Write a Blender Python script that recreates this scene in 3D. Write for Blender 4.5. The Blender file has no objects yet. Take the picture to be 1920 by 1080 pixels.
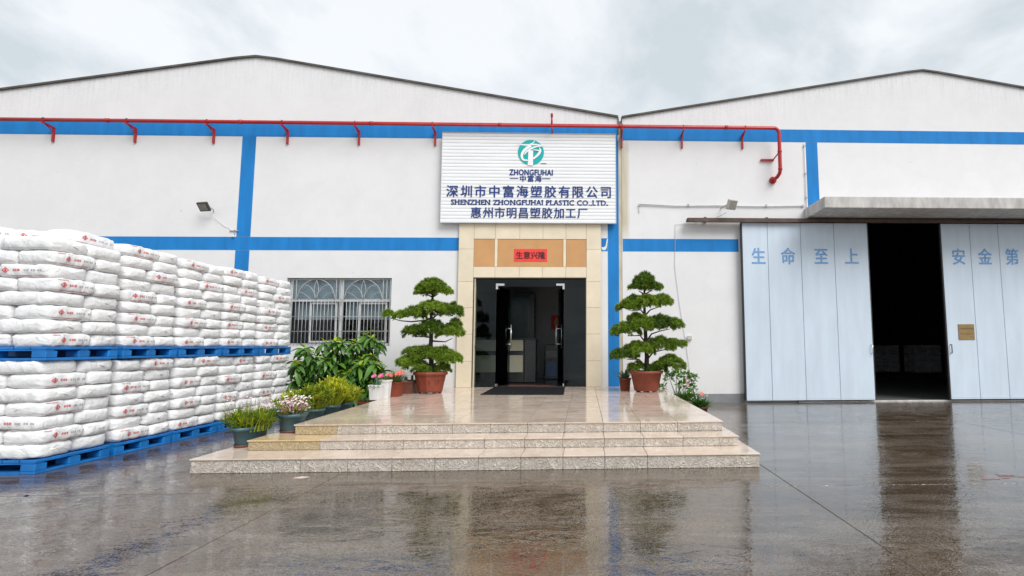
import bpy, bmesh, math, random
from mathutils import Vector, Matrix
random.seed(7)
rnd = random.random
def U(a, b): return a + (b - a) * rnd()
S = bpy.context.scene
COL = S.collection
PI = math.pi
# ---------------------------------------------------------------- camera
RX, RY, RZ, HC = .1017, -.0033, -.0386, 1.3085
right = Vector((math.cos(RZ), math.sin(RZ), 0))
fwd = Vector((-math.sin(RZ)*math.cos(RX), math.cos(RZ)*math.cos(RX), math.sin(RX)))
upv = right.cross(fwd)
r2 = math.cos(RY)*right + math.sin(RY)*upv
u2 = -math.sin(RY)*right + math.cos(RY)*upv
cd = bpy.data.cameras.new('camera'); cam = bpy.data.objects.new('camera', cd); COL.objects.link(cam)
cam.matrix_world = Matrix(((r2.x, u2.x, -fwd.x, 0), (r2.y, u2.y, -fwd.y, -13.5), (r2.z, u2.z, -fwd.z, HC), (0, 0, 0, 1)))
cd.sensor_width = 36; cd.lens = 1075.55/1920*36; cd.shift_x = -177.28/1920
cd.clip_start = .1; cd.clip_end = 2000
S.camera = cam
# ---------------------------------------------------------------- world, sun, exposure
SUN_EL, SUN_AZ = math.radians(46), math.radians(142)      # sun high behind the camera, a little to the right
W = bpy.data.worlds.new('World'); S.world = W; W.use_nodes = True
nt = W.node_tree; N = nt.nodes; L = nt.links; N.clear()
wo = N.new('ShaderNodeOutputWorld'); bg = N.new('ShaderNodeBackground')
sky = N.new('ShaderNodeTexSky'); sky.sky_type = 'NISHITA'; sky.sun_disc = False
sky.sun_elevation = SUN_EL; sky.sun_rotation = SUN_AZ; sky.air_density = 1.5; sky.dust_density = 4
tc = N.new('ShaderNodeTexCoord'); sep = N.new('ShaderNodeSeparateXYZ'); L.new(tc.outputs['Generated'], sep.inputs[0])
def wm(op, a, b):
    n = N.new('ShaderNodeMath'); n.operation = op
    for i, v in enumerate((a, b)):
        if isinstance(v, (int, float)): n.inputs[i].default_value = v
        else: L.new(v, n.inputs[i])
    return n.outputs[0]
zz = wm('ADD', wm('MAXIMUM', sep.outputs[2], 0), .22)
cmb = N.new('ShaderNodeCombineXYZ')
L.new(wm('DIVIDE', sep.outputs[0], zz), cmb.inputs[0]); L.new(wm('DIVIDE', sep.outputs[1], zz), cmb.inputs[1])
mp = N.new('ShaderNodeMapping'); mp.inputs['Rotation'].default_value = (0, 0, .9); mp.inputs['Scale'].default_value = (1.5, 1.05, 1)
L.new(cmb.outputs[0], mp.inputs[0])
no = N.new('ShaderNodeTexNoise'); no.inputs['Scale'].default_value = 1.35; no.inputs['Detail'].default_value = 9
no.inputs['Roughness'].default_value = .56; no.inputs['Distortion'].default_value = .35; L.new(mp.outputs[0], no.inputs[0])
cr = N.new('ShaderNodeValToRGB'); L.new(no.outputs['Fac'], cr.inputs[0])
e = cr.color_ramp.elements; e[0].position = .40; e[0].color = (4.15, 4.58, 4.85, 1); e[1].position = .58; e[1].color = (6.0, 6.2, 6.4, 1)
mx = N.new('ShaderNodeMix'); mx.data_type = 'RGBA'; mx.inputs[0].default_value = .93
L.new(sky.outputs[0], mx.inputs[6]); L.new(cr.outputs[0], mx.inputs[7]); L.new(mx.outputs[2], bg.inputs[0])
bg.inputs['Strength'].default_value = .085; L.new(bg.outputs[0], wo.inputs[0])
sd = bpy.data.lights.new('sun', 'SUN'); sd.energy = 1.5; sd.angle = math.radians(35); sd.color = (1, .985, .96)
so = bpy.data.objects.new('sun', sd); COL.objects.link(so)
# direction towards the sun
sdir = Vector((math.sin(SUN_AZ)*math.cos(SUN_EL), math.cos(SUN_AZ)*math.cos(SUN_EL), math.sin(SUN_EL)))
so.rotation_euler = sdir.to_track_quat('Z', 'Y').to_euler()
S.view_settings.view_transform = 'Standard'; S.view_settings.look = 'None'; S.view_settings.gamma = 1
S.view_settings.use_curve_mapping = False; S.view_settings.exposure = 0.93

# ---------------------------------------------------------------- materials
def newmat(name):
    m = bpy.data.materials.new(name); m.use_nodes = True
    t = m.node_tree; b = t.nodes['Principled BSDF']; return m, t, b
def node(t, kind, **k):
    n = t.nodes.new(kind)
    for a, v in k.items():
        if a in n.inputs: n.inputs[a].default_value = v
        else: setattr(n, a, v)
    return n
def coords(t, scale=(1, 1, 1), rot=(0, 0, 0)):
    c = t.nodes.new('ShaderNodeTexCoord'); m = t.nodes.new('ShaderNodeMapping')
    m.inputs['Scale'].default_value = scale; m.inputs['Rotation'].default_value = rot
    t.links.new(c.outputs['Object'], m.inputs[0]); return m.outputs[0]
def noise(t, vec, scale, detail=5, rough=.55, dist=0):
    n = node(t, 'ShaderNodeTexNoise', Scale=scale, Detail=detail, Roughness=rough, Distortion=dist)
    t.links.new(vec, n.inputs['Vector']); return n.outputs['Fac']
def ramp(t, fac, stops):
    r = t.nodes.new('ShaderNodeValToRGB'); t.links.new(fac, r.inputs[0])
    el = r.color_ramp.elements
    while len(el) < len(stops): el.new(.5)
    for e_, (p, c) in zip(el, stops):
        e_.position = p; e_.color = (c, c, c, 1) if isinstance(c, (int, float)) else (*c, 1)
    return r.outputs[0]
def mixc(t, fac, a, b, mode='MIX'):
    m = t.nodes.new('ShaderNodeMix'); m.data_type = 'RGBA'; m.blend_type = mode
    for i, v in ((0, fac), (6, a), (7, b)):
        if isinstance(v, (int, float)): m.inputs[i].default_value = v
        elif isinstance(v, tuple): m.inputs[i].default_value = (*v, 1)
        else: t.links.new(v, m.inputs[i])
    return m.outputs[2]
def bump(t, b, h, strength, dist=.01):
    n = node(t, 'ShaderNodeBump', Strength=strength, Distance=dist); t.links.new(h, n.inputs['Height']); t.links.new(n.outputs[0], b.inputs['Normal'])
def pm(name, col, rough=.6, var=.18, scale=4, bs=60, bstr=.25, bdist=.003, metal=0, spec=.5, stretch=(1, 1, 1), rvar=0, objvar=0):
    m, t, b = newmat(name)
    v = coords(t, stretch)
    f = noise(t, v, scale, 6)
    c = ramp(t, f, [(.3, tuple(x*(1-var) for x in col)), (.7, tuple(min(1, x*(1+var*.7)) for x in col))])
    if objvar:
        oi = t.nodes.new('ShaderNodeObjectInfo')
        hs = node(t, 'ShaderNodeHueSaturation'); r_ = node(t, 'ShaderNodeMapRange'); r_.inputs[3].default_value = 1-objvar; r_.inputs[4].default_value = 1+objvar
        t.links.new(oi.outputs['Random'], r_.inputs[0]); t.links.new(r_.outputs[0], hs.inputs['Value']); t.links.new(c, hs.inputs['Color']); c = hs.outputs[0]
    t.links.new(c, b.inputs['Base Color'])
    b.inputs['Roughness'].default_value = rough; b.inputs['Metallic'].default_value = metal
    b.inputs['Specular IOR Level'].default_value = spec
    if rvar:
        rr = ramp(t, noise(t, v, scale*1.7, 4), [(.3, max(.02, rough-rvar)), (.7, rough+rvar)]); t.links.new(rr, b.inputs['Roughness'])
    if bstr: bump(t, b, noise(t, v, bs, 4), bstr, bdist)
    return m
M = {}
def wall_mat(name, peak_x, slope, peak_z, strip_x=None):
    m, t, b = newmat(name)
    v = coords(t); big = noise(t, v, .6, 5)
    base = ramp(t, big, [(.3, (.74, .733, .742)), (.7, (.77, .763, .775))])
    sp = node(t, 'ShaderNodeSeparateXYZ'); t.links.new(v, sp.inputs[0])
    def mt(op, a, c=0.0):
        n = t.nodes.new('ShaderNodeMath'); n.operation = op
        for i, q in enumerate((a, c)):
            if isinstance(q, (int, float)): n.inputs[i].default_value = q
            else: t.links.new(q, n.inputs[i])
        return n.outputs[0]
    roof = mt('SUBTRACT', peak_z, mt('MULTIPLY', mt('ABSOLUTE', mt('SUBTRACT', sp.outputs[0], peak_x)), slope))
    d = mt('SUBTRACT', roof, sp.outputs[2])
    streak = noise(t, coords(t, (7, 1, .5)), 2.5, 6, .6)
    fine = noise(t, v, 22, 3, .7)
    near = ramp(t, mt('DIVIDE', d, 1.1), [(0, 1.), (.25, .45), (1, 0.)])
    dirt = mt('MULTIPLY', near, ramp(t, mt('MULTIPLY', mt('ADD', streak, fine), .5), [(.46, 0.), (.62, 1.)]))
    c = mixc(t, mt('MULTIPLY', dirt, .38), base, (.33, .33, .33))
    # splash and grime along the ground, run-down streaks
    low = ramp(t, mt('DIVIDE', sp.outputs[2], .9), [(0, .55), (.35, .15), (1, 0.)])
    c = mixc(t, mt('MULTIPLY', low, streak), c, (.40, .37, .33))
    run = ramp(t, noise(t, coords(t, (9, 1, .22)), 1.6, 5, .6), [(.64, 0.), (.82, .25)])
    c = mixc(t, run, c, (.52, .51, .49))
    spots = ramp(t, noise(t, v, 9, 2, .4), [(.77, 0.), (.80, .6)])
    c = mixc(t, spots, c, (.45, .43, .41))
    if strip_x is not None:
        s_ = ramp(t, mt('SUBTRACT', sp.outputs[0], strip_x), [(.0, 1.), (.12, .8), (.2, 0.)])
        zt = ramp(t, mt('DIVIDE', sp.outputs[2], 8), [(.46, 0.), (.53, 1.), (.76, 1.), (.79, .0)])
        c = mixc(t, mt('MULTIPLY', mt('MULTIPLY', s_, zt), ramp(t, streak, [(.3, .55), (.7, 1.)])), c, (.50, .43, .28))
    t.links.new(c, b.inputs['Base Color']); b.inputs['Roughness'].default_value = .75; b.inputs['Specular IOR Level'].default_value = .25
    c2 = ramp(t, noise(t, v, 1.7, 8, .7, .5), [(.35, .955), (.6, 1.)]); t.links.new(mixc(t, 1., c, c2, 'MULTIPLY'), b.inputs['Base Color'])
    bump(t, b, mixc(t, .4, noise(t, v, 45, 4), noise(t, v, 2.2, 4)), .3, .006)
    return m
M['wall_l'] = wall_mat('white stucco left hall', -7.9, .155, 8.3)
M['wall_r'] = wall_mat('white stucco right hall', 8.49, .168, 8.2, strip_x=.90)
M['blue'] = pm('blue wall paint', (.018, .205, .55), .7, .17, 1.3, 50, .3, .005, stretch=(3, 1, .6), spec=.2)
M['gray_paint'] = pm('grey plinth paint', (.22, .225, .24), .6, .2, 3)
M['trim'] = pm('weathered roof edge', (.09, .085, .075), .7, .5, 3)
M['roof'] = pm('grey roof sheet', (.35, .36, .37), .5, .15, 2)
M['concrete'] = pm('stained concrete', (.52, .50, .485), .8, .26, 2.6, 30, .5, .01, stretch=(3, 3, 1))
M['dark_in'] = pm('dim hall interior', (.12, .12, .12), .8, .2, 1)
M['steel_brown'] = pm('rusty brown rail', (.09, .055, .04), .6, .4, 6)
M['black'] = pm('black rubber edge', (.015, .015, .016), .5, .3, 10)
M['red'] = pm('red pipe paint', (.42, .018, .022), .35, .15, 5)
M['cream'] = pm('cream stone tile', (.76, .665, .51), .35, .07, 3.5, 40, .1, .002, rvar=.08, objvar=.03)
M['orange'] = pm('ochre stone panel', (.56, .30, .125), .35, .08, 3, 40, .1, .002, objvar=.03)
M['grout'] = pm('dark grout', (.10, .085, .07), .9, .3, 20)
M['door_blue'] = pm('pale blue door paint', (.57, .66, .76), .5, .07, 1.1, 18, .12, .004, stretch=(4, 1, .7), rvar=.08)
M['seam'] = pm('grey blue seam', (.38, .46, .56), .6)
M['letter_blue'] = pm('faded blue paint lettering', (.17, .34, .62), .6, .15, 9)
M['navy'] = pm('navy letters', (.008, .04, .20), .4, .1, 5)
M['teal'] = pm('teal emblem', (.0, .40, .40), .4, .08, 5)
M['sign_white'] = pm('white sign slats', (.86, .87, .89), .4, .05, 3, stretch=(.4, 1, 3))
M['filler'] = pm('stained beige joint filler', (.52, .47, .36), .8, .25, 3, stretch=(1, 1, .5))
M['white'] = pm('white plastic', (.74, .74, .73), .4, .08, 4)
M['white_frame'] = pm('white aluminium', (.62, .63, .64), .4, .1, 5)
M['bar'] = pm('grey painted steel bar', (.42, .42, .42), .4, .2, 8)
M['steel'] = pm('brushed stainless steel', (.72, .72, .70), .28, .05, 9, metal=.85)
M['red_paper'] = pm('red paper', (.80, .055, .045), .7, .08, 9)
M['ink'] = pm('black brush ink', (.02, .01, .012), .6)
M['mat'] = pm('black door mat', (.012, .013, .015), .9, .4, 30, 180, .8, .006, spec=.12)
M['terra'] = pm('terracotta red brown', (.22, .045, .022), .5, .25, 5, 40, .3, .004, rvar=.12)
M['brownpot'] = pm('brown plastic pot', (.15, .05, .032), .5, .25, 7)
M['graypot'] = pm('blue grey plastic pot', (.055, .115, .135), .45, .2, 7, 30, .15)
M['soil'] = pm('potting soil', (.035, .022, .014), .95, .5, 30, 90, 1, .02)
M['bark'] = pm('dark bark', (.035, .026, .020), .9, .45, 16, 60, 1, .012)
M['stem'] = pm('green grey stem', (.10, .12, .05), .8, .3, 12)
M['brass'] = pm('brass plate', (.30, .20, .085), .4, .15, 6, metal=.35)
M['lampglass'] = pm('lamp lens', (.30, .29, .26), .15, .2, 20)
M['bronze'] = pm('dark bronze lamp housing', (.06, .05, .042), .4, .2, 8)
M['lampwhite'] = pm('off white lamp housing', (.50, .48, .43), .5, .12, 8)
M['pallet'] = pm('blue plastic pallet', (.008, .17, .52), .42, .25, 6, 40, .2, .003, rvar=.1, objvar=.12)
M['desk'] = pm('beige desk panel', (.50, .48, .36), .5, .05, 3)
M['darkwood'] = pm('dark cabinet', (.03, .03, .032), .3, .2, 5)
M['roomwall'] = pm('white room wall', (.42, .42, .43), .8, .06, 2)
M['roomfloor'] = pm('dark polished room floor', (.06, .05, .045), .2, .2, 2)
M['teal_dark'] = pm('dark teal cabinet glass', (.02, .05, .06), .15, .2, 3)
M['film'] = pm('grey blue window film', (.44, .50, .54), .5, .12, 2)
M['curtain'] = pm('pale grey curtain', (.58, .65, .68), .8, .25, 1, stretch=(16, 16, .2), bstr=.8, bs=2, bdist=.03)
M['print_red'] = pm('red print', (.66, .10, .11), .4, .2, 20)
M['print_pink'] = pm('faint red print', (.60, .20, .20), .4, .2, 20)
M['print_gray'] = pm('grey print', (.40, .39, .40), .4, .3, 20)
M['paintmark'] = pm('worn red paint on concrete', (.24, .07, .055), .3, .4, 30)
M['paperlit'] = pm('pale litter', (.62, .52, .48), .7)
M['blue_white'] = pm('water bottle blue', (.04, .14, .32), .3)
M['pink'] = pm('pink petals', (.72, .14, .30), .6, .25, 15)
M['coral'] = pm('coral petals', (.70, .16, .12), .6, .25, 15)
M['palepink'] = pm('pale pink petals', (.50, .24, .27), .6, .3, 15)
M['whitepetal'] = pm('white petals', (.70, .68, .60), .6, .1, 15)
def leafmat(name, c0, c1, rough=.45, trans=.25, nscale=3.0):
    m, t, b = newmat(name); v = coords(t)
    g = t.nodes.new('ShaderNodeNewGeometry'); oi = t.nodes.new('ShaderNodeObjectInfo')
    isl = ramp(t, g.outputs['Random Per Island'], [(0, 0.), (1, 1.)])
    f = mixc(t, .5, isl, noise(t, v, nscale, 3))
    f = mixc(t, .35, f, ramp(t, oi.outputs['Random'], [(0, 0.), (1, 1.)]))
    c = ramp(t, f, [(.25, c0), (.72, c1)])
    t.links.new(c, b.inputs['Base Color']); b.inputs['Roughness'].default_value = rough
    tr = t.nodes.new('ShaderNodeBsdfTranslucent'); t.links.new(c, tr.inputs[0])
    ms = t.nodes.new('ShaderNodeMixShader'); ms.inputs[0].default_value = trans
    t.links.new(b.outputs[0], ms.inputs[1]); t.links.new(tr.outputs[0], ms.inputs[2])
    t.links.new(ms.outputs[0], t.nodes['Material Output'].inputs[0]); return m
M['needle'] = leafmat('pine needles', (.035, .095, .008), (.26, .39, .030), .5, .25)
M['leaf'] = leafmat('broad leaves', (.035, .115, .020), (.13, .29, .035), .35, .22)
M['leaf_young'] = leafmat('young yellow green leaves', (.18, .36, .02), (.50, .58, .03), .4, .3)
M['spray'] = leafmat('yellow green sprays', (.09, .19, .015), (.58, .60, .03), .4, .3, 9)
M['herb'] = leafmat('herb green', (.035, .085, .020), (.12, .20, .05), .5, .25, 9)
M['agave'] = leafmat('blue green agave', (.04, .12, .06), (.12, .25, .12), .4, .15)
M['redleaf'] = leafmat('reddish leaves', (.12, .03, .02), (.30, .10, .04), .5, .2)
def tilemat(name, c0, c1, rough, relief=False):
    m, t, b = newmat(name); v = coords(t)
    oi = t.nodes.new('ShaderNodeObjectInfo')
    va = t.nodes.new('ShaderNodeVectorMath'); va.operation = 'ADD'; t.links.new(v, va.inputs[0])
    cl = node(t, 'ShaderNodeVectorMath', operation='SCALE'); cl.inputs[3].default_value = 17.
    cb = t.nodes.new('ShaderNodeCombineXYZ'); t.links.new(oi.outputs['Random'], cb.inputs[0]); t.links.new(oi.outputs['Random'], cb.inputs[2])
    t.links.new(cb.outputs[0], cl.inputs[0]); t.links.new(cl.outputs[0], va.inputs[1])
    vv = va.outputs[0]
    f = noise(t, vv, 3.2, 7, .6, 1.2)
    c = ramp(t, f, [(.3, c0), (.7, c1)])
    hs = node(t, 'ShaderNodeHueSaturation'); r_ = t.nodes.new('ShaderNodeMapRange'); r_.inputs[3].default_value = .90; r_.inputs[4].default_value = 1.06
    t.links.new(oi.outputs['Random'], r_.inputs[0]); t.links.new(r_.outputs[0], hs.inputs['Value']); t.links.new(c, hs.inputs['Color'])
    c = hs.outputs[0]
    if relief:
        w = node(t, 'ShaderNodeTexNoise', Scale=8.5, Detail=1.0, Distortion=2.8); t.links.new(vv, w.inputs['Vector'])
        ridge = ramp(t, w.outputs['Fac'], [(.44, 0.), (.49, 1.), (.53, 1.), (.58, 0.)])
        c = mixc(t, ridge, c, tuple(min(1, x*1.06) for x in c1))  # ridge highlight painted into the tile colour as a lighter tone
        c = mixc(t, ramp(t, noise(t, vv, 30, 4), [(.5, 0.), (.75, .6)]), c, tuple(x*.55 for x in c0))
        bump(t, b, ridge, .9, .008)
    else:
        bump(t, b, noise(t, v, 5, 3), .06, .01)
        rr = ramp(t, noise(t, v, 2.5, 5), [(.35, rough*.5), (.7, rough*1.7)]); t.links.new(rr, b.inputs['Roughness'])
    if relief: b.inputs['Roughness'].default_value = rough
    c = mixc(t, ramp(t, noise(t, v, 1.4, 8, .68, .8), [(.52, 0.), (.72, .38)]), c, (.34, .24, .15))
    c = mixc(t, ramp(t, noise(t, v, 40, 3, .7), [(.66, 0.), (.74, .55)]), c, (.20, .15, .11))
    t.links.new(c, b.inputs['Base Color'])
    return m
M['polish'] = tilemat('polished cream floor tile', (.57, .445, .355), (.73, .61, .51), .10)
M['polish_y'] = tilemat('yellow stained floor tile', (.52, .36, .17), (.66, .50, .30), .14)
M['riser'] = tilemat('patterned riser tile', (.42, .375, .325), (.58, .525, .465), .5, True)
M['riser_y'] = tilemat('yellow stained riser tile', (.38, .29, .16), (.50, .40, .25), .5, True)
# wet concrete
m, t, b = newmat('wet concrete ground'); M['ground'] = m
v = coords(t)
big = noise(t, v, .42, 6, .6, .6)                                            # damp and drier areas
drag = noise(t, coords(t, (.30, 1.5, 1), (0, 0, .30)), 1.1, 8, .66, .9)      # swept streaks
drag2 = noise(t, coords(t, (.28, 1.9, 1), (0, 0, -.42)), .9, 8, .66, .9)
mid = noise(t, v, 2.3, 7, .66, .5); fine = noise(t, v, 60, 3, .7)
c = ramp(t, mixc(t, .5, big, mid), [(.36, (.050, .034, .021)), (.5, (.105, .075, .050)), (.62, (.175, .132, .094))])
c = mixc(t, ramp(t, drag, [(.52, 0.), (.62, .65)]), c, (.235, .192, .152))
c = mixc(t, ramp(t, drag2, [(.55, 0.), (.63, .55)]), c, (.215, .175, .138))
c = mixc(t, ramp(t, drag, [(.30, .75), (.42, 0.)]), c, (.042, .029, .019))
c = mixc(t, ramp(t, fine, [(.40, .6), (.60, 0.)]), c, (.030, .022, .016))
c = mixc(t, ramp(t, noise(t, v, 95, 2, .6), [(.62, 0.), (.70, .6)]), c, (.36, .32, .27))
t.links.new(c, b.inputs['Base Color']); b.inputs['IOR'].default_value = 1.9
wet = mixc(t, .5, mixc(t, .5, drag, drag2), mid)
t.links.new(ramp(t, wet, [(.40, .012), (.50, .03), (.57, .08), (.66, .22)]), b.inputs['Roughness'])
worm = node(t, 'ShaderNodeTexNoise', Scale=15, Detail=1.2, Distortion=2.4); t.links.new(v, worm.inputs['Vector'])
ridge = ramp(t, worm.outputs['Fac'], [(.44, 0.), (.50, 1.), (.56, 0.)])
relief = mixc(t, 1., ridge, ramp(t, wet, [(.42, .12), (.56, 1.)]), 'MULTIPLY')
b1 = node(t, 'ShaderNodeBump', Strength=.14, Distance=.006); t.links.new(relief, b1.inputs['Height'])
b2 = node(t, 'ShaderNodeBump', Strength=.10, Distance=.03); t.links.new(noise(t, coords(t, (1, 1.8, 1)), 3.4, 4, .5, .6), b2.inputs['Height'])
t.links.new(b1.outputs[0], b2.inputs['Normal']); t.links.new(b2.outputs[0], b.inputs['Normal'])
# sack plastic
m, t, b = newmat('white woven sack'); M['sack'] = m
v = coords(t); oi = t.nodes.new('ShaderNodeObjectInfo')
c = ramp(t, noise(t, v, 5, 5), [(.3, (.75, .75, .765)), (.7, (.84, .84, .845))])
t.links.new(c, b.inputs['Base Color']); b.inputs['Roughness'].default_value = .33; b.inputs['Specular IOR Level'].default_value = .6
b.inputs['Subsurface Weight'].default_value = .0
va = t.nodes.new('ShaderNodeVectorMath'); va.operation = 'ADD'; t.links.new(v, va.inputs[0])
cb = t.nodes.new('ShaderNodeCombineXYZ'); mu = node(t, 'ShaderNodeMath', operation='MULTIPLY'); mu.inputs[1].default_value = 30
t.links.new(oi.outputs['Random'], mu.inputs[0]); t.links.new(mu.outputs[0], cb.inputs[0]); t.links.new(cb.outputs[0], va.inputs[1])
bump(t, b, noise(t, va.outputs[0], 9, 4, .55, 1.0), .8, .024)
def glassmat(name, tint, fres=1.5):
    m, t, b = newmat(name); t.nodes.remove(b)
    tr = t.nodes.new('ShaderNodeBsdfTransparent'); tr.inputs[0].default_value = (*tint, 1)
    gl = t.nodes.new('ShaderNodeBsdfGlossy'); gl.inputs['Roughness'].default_value = .01; gl.inputs[0].default_value = (.9, .95, 1, 1)
    fr = t.nodes.new('ShaderNodeFresnel'); fr.inputs[0].default_value = fres
    v = coords(t); bp = node(t, 'ShaderNodeBump', Strength=.04, Distance=.01); t.links.new(noise(t, v, 1.2, 2), bp.inputs['Height']); t.links.new(bp.outputs[0], gl.inputs['Normal'])
    ms = t.nodes.new('ShaderNodeMixShader'); t.links.new(fr.outputs[0], ms.inputs[0]); t.links.new(tr.outputs[0], ms.inputs[1]); t.links.new(gl.outputs[0], ms.inputs[2])
    t.links.new(ms.outputs[0], t.nodes['Material Output'].inputs[0]); return m
M['glass_dark'] = glassmat('dark tinted glass', (.66, .70, .70), 1.30)
M['glass'] = glassmat('window glass', (.90, .93, .94), 1.3)

# ---------------------------------------------------------------- mesh helpers
class MB:
    def __init__(s): s.v = []; s.f = []; s.mi = []; s.cur = 0
    def add(s, vs, fs):
        o = len(s.v); s.v += [tuple(p) for p in vs]
        for f in fs: s.f.append(tuple(i+o for i in f)); s.mi.append(s.cur)
        return s
    def box(s, x0, x1, y0, y1, z0, z1):
        return s.add([(x0, y0, z0), (x1, y0, z0), (x1, y1, z0), (x0, y1, z0), (x0, y0, z1), (x1, y0, z1), (x1, y1, z1), (x0, y1, z1)],
              [(0, 3, 2, 1), (4, 5, 6, 7), (0, 1, 5, 4), (1, 2, 6, 5), (2, 3, 7, 6), (3, 0, 4, 7)])
    def bbox(s, x0, x1, y0, y1, z0, z1, b=.004):   # bevelled box
        bm = bmesh.new(); bmesh.ops.create_cube(bm, size=1)
        for q in bm.verts: q.co = ((x0+x1)/2+q.co.x*(x1-x0), (y0+y1)/2+q.co.y*(y1-y0), (z0+z1)/2+q.co.z*(z1-z0))
        bmesh.ops.bevel(bm, geom=bm.edges[:], offset=min(b, .45*min(x1-x0, y1-y0, z1-z0)), segments=1, affect='EDGES')
        s.bm(bm); bm.free(); return s
    def bm(s, bm):
        bm.verts.index_update(); return s.add([q.co[:] for q in bm.verts], [[q.index for q in f.verts] for f in bm.faces])
    def tube(s, pts, r, n=10, caps=True):
        pts = [Vector(p) for p in pts]; rs = r if isinstance(r, (list, tuple)) else [r]*len(pts)
        vs = []; prev = None
        for i, p in enumerate(pts):
            d = (pts[min(i+1, len(pts)-1)]-pts[max(i-1, 0)]).normalized()
            if prev is None:
                a = d.cross(Vector((0, 0, 1)));
                if a.length < .05: a = d.cross(Vector((0, 1, 0)))
            else: a = prev - d*prev.dot(d)
            a.normalize(); prev = a; b_ = d.cross(a)
            for k in range(n):
                an = 2*PI*k/n; vs.append(p+(a*math.cos(an)+b_*math.sin(an))*rs[i])
        fs = [(i*n+k, i*n+(k+1) % n, (i+1)*n+(k+1) % n, (i+1)*n+k) for i in range(len(pts)-1) for k in range(n)]
        if caps: fs += [tuple(range(n))[::-1], tuple(range((len(pts)-1)*n, len(pts)*n))]
        return s.add(vs, fs)
    def lathe(s, prof, cx=0, cy=0, n=24, sx=1, sy=1):
        vs = [(cx+r*sx*math.cos(2*PI*k/n), cy+r*sy*math.sin(2*PI*k/n), z) for r, z in prof for k in range(n)]
        fs = [(i*n+k, i*n+(k+1) % n, (i+1)*n+(k+1) % n, (i+1)*n+k) for i in range(len(prof)-1) for k in range(n)]
        return s.add(vs, fs)
def mesh(name, mb, mats, smooth=False):
    me = bpy.data.meshes.new(name); me.from_pydata(mb.v, [], mb.f)
    for q in (mats if isinstance(mats, list) else [mats]): me.materials.append(M[q] if isinstance(q, str) else q)
    for p, k in zip(me.polygons, mb.mi): p.material_index = k; p.use_smooth = smooth
    me.update(); return me
def put(name, me, parent=None, loc=None, rot=None):
    o = bpy.data.objects.new(name, me); COL.objects.link(o)
    if parent: o.parent = parent
    if loc: o.location = loc
    if rot is not None: o.rotation_euler = rot if isinstance(rot, tuple) else (0, 0, rot)
    return o
def obj(name, mb, mats, parent=None, smooth=False, loc=None, rot=None): return put(name, mesh(name, mb, mats, smooth), parent, loc, rot)
def tag(o, label, cat, group=None, kind=None):
    o['label'] = label; o['category'] = cat
    if group: o['group'] = group
    if kind: o['kind'] = kind
    return o
def thing(name, label, cat, loc=(0, 0, 0), rotz=0, group=None):
    o = bpy.data.objects.new(name, None); COL.objects.link(o); o.location = loc; o.rotation_euler = (0, 0, rotz)
    o.empty_display_size = .2; return tag(o, label, cat, group)
def struct(name, mb, mats, parent=None, smooth=False):
    o = obj(name, mb, mats, parent, smooth)
    if parent is None: o['kind'] = 'structure'
    return o
def glyphs(chars, x0, x1, zc, size, y, bold=.012, sx=1.0, italic=0, depth=.006, font_h=None):
    """flat raised lettering facing -Y, one mesh; x0..x1 = centres span"""
    mb = MB(); n = len(chars)
    for i, ch in enumerate(chars):
        cx = x0 + (x1-x0)*(i/(n-1) if n > 1 else 0)
        cu = bpy.data.curves.new('t', 'FONT'); cu.body = ch; cu.resolution_u = 3
        ob = bpy.data.objects.new('t', cu); COL.objects.link(ob)
        dg = bpy.context.evaluated_depsgraph_get(); dg.update(); me = bpy.data.meshes.new_from_object(ob.evaluated_get(dg))
        bm = bmesh.new(); bm.from_mesh(me)
        if not bm.verts: bm.free(); bpy.data.objects.remove(ob); continue
        xs = [q.co.x for q in bm.verts]; mid = (min(xs)+max(xs))/2
        fl_ = [(q.co.x-mid, q.co.y-.38) for q in bm.verts]; fc_ = [[v_.index for v_ in f_.verts] for f_ in bm.faces]
        for kk, (dx, dz) in enumerate(((0, 0), (-bold, 0), (bold, 0), (0, -bold*.6), (0, bold*.6), (-bold, bold*.5), (bold, -bold*.5))):
            mb.add([(cx+(x_+dx)*size*sx, y-.002-kk*.0003, zc+(z_+dz)*size) for x_, z_ in fl_], fc_)
        bm.free(); bpy.data.objects.remove(ob); bpy.data.curves.remove(cu); bpy.data.meshes.remove(me)
    return mb
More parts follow.
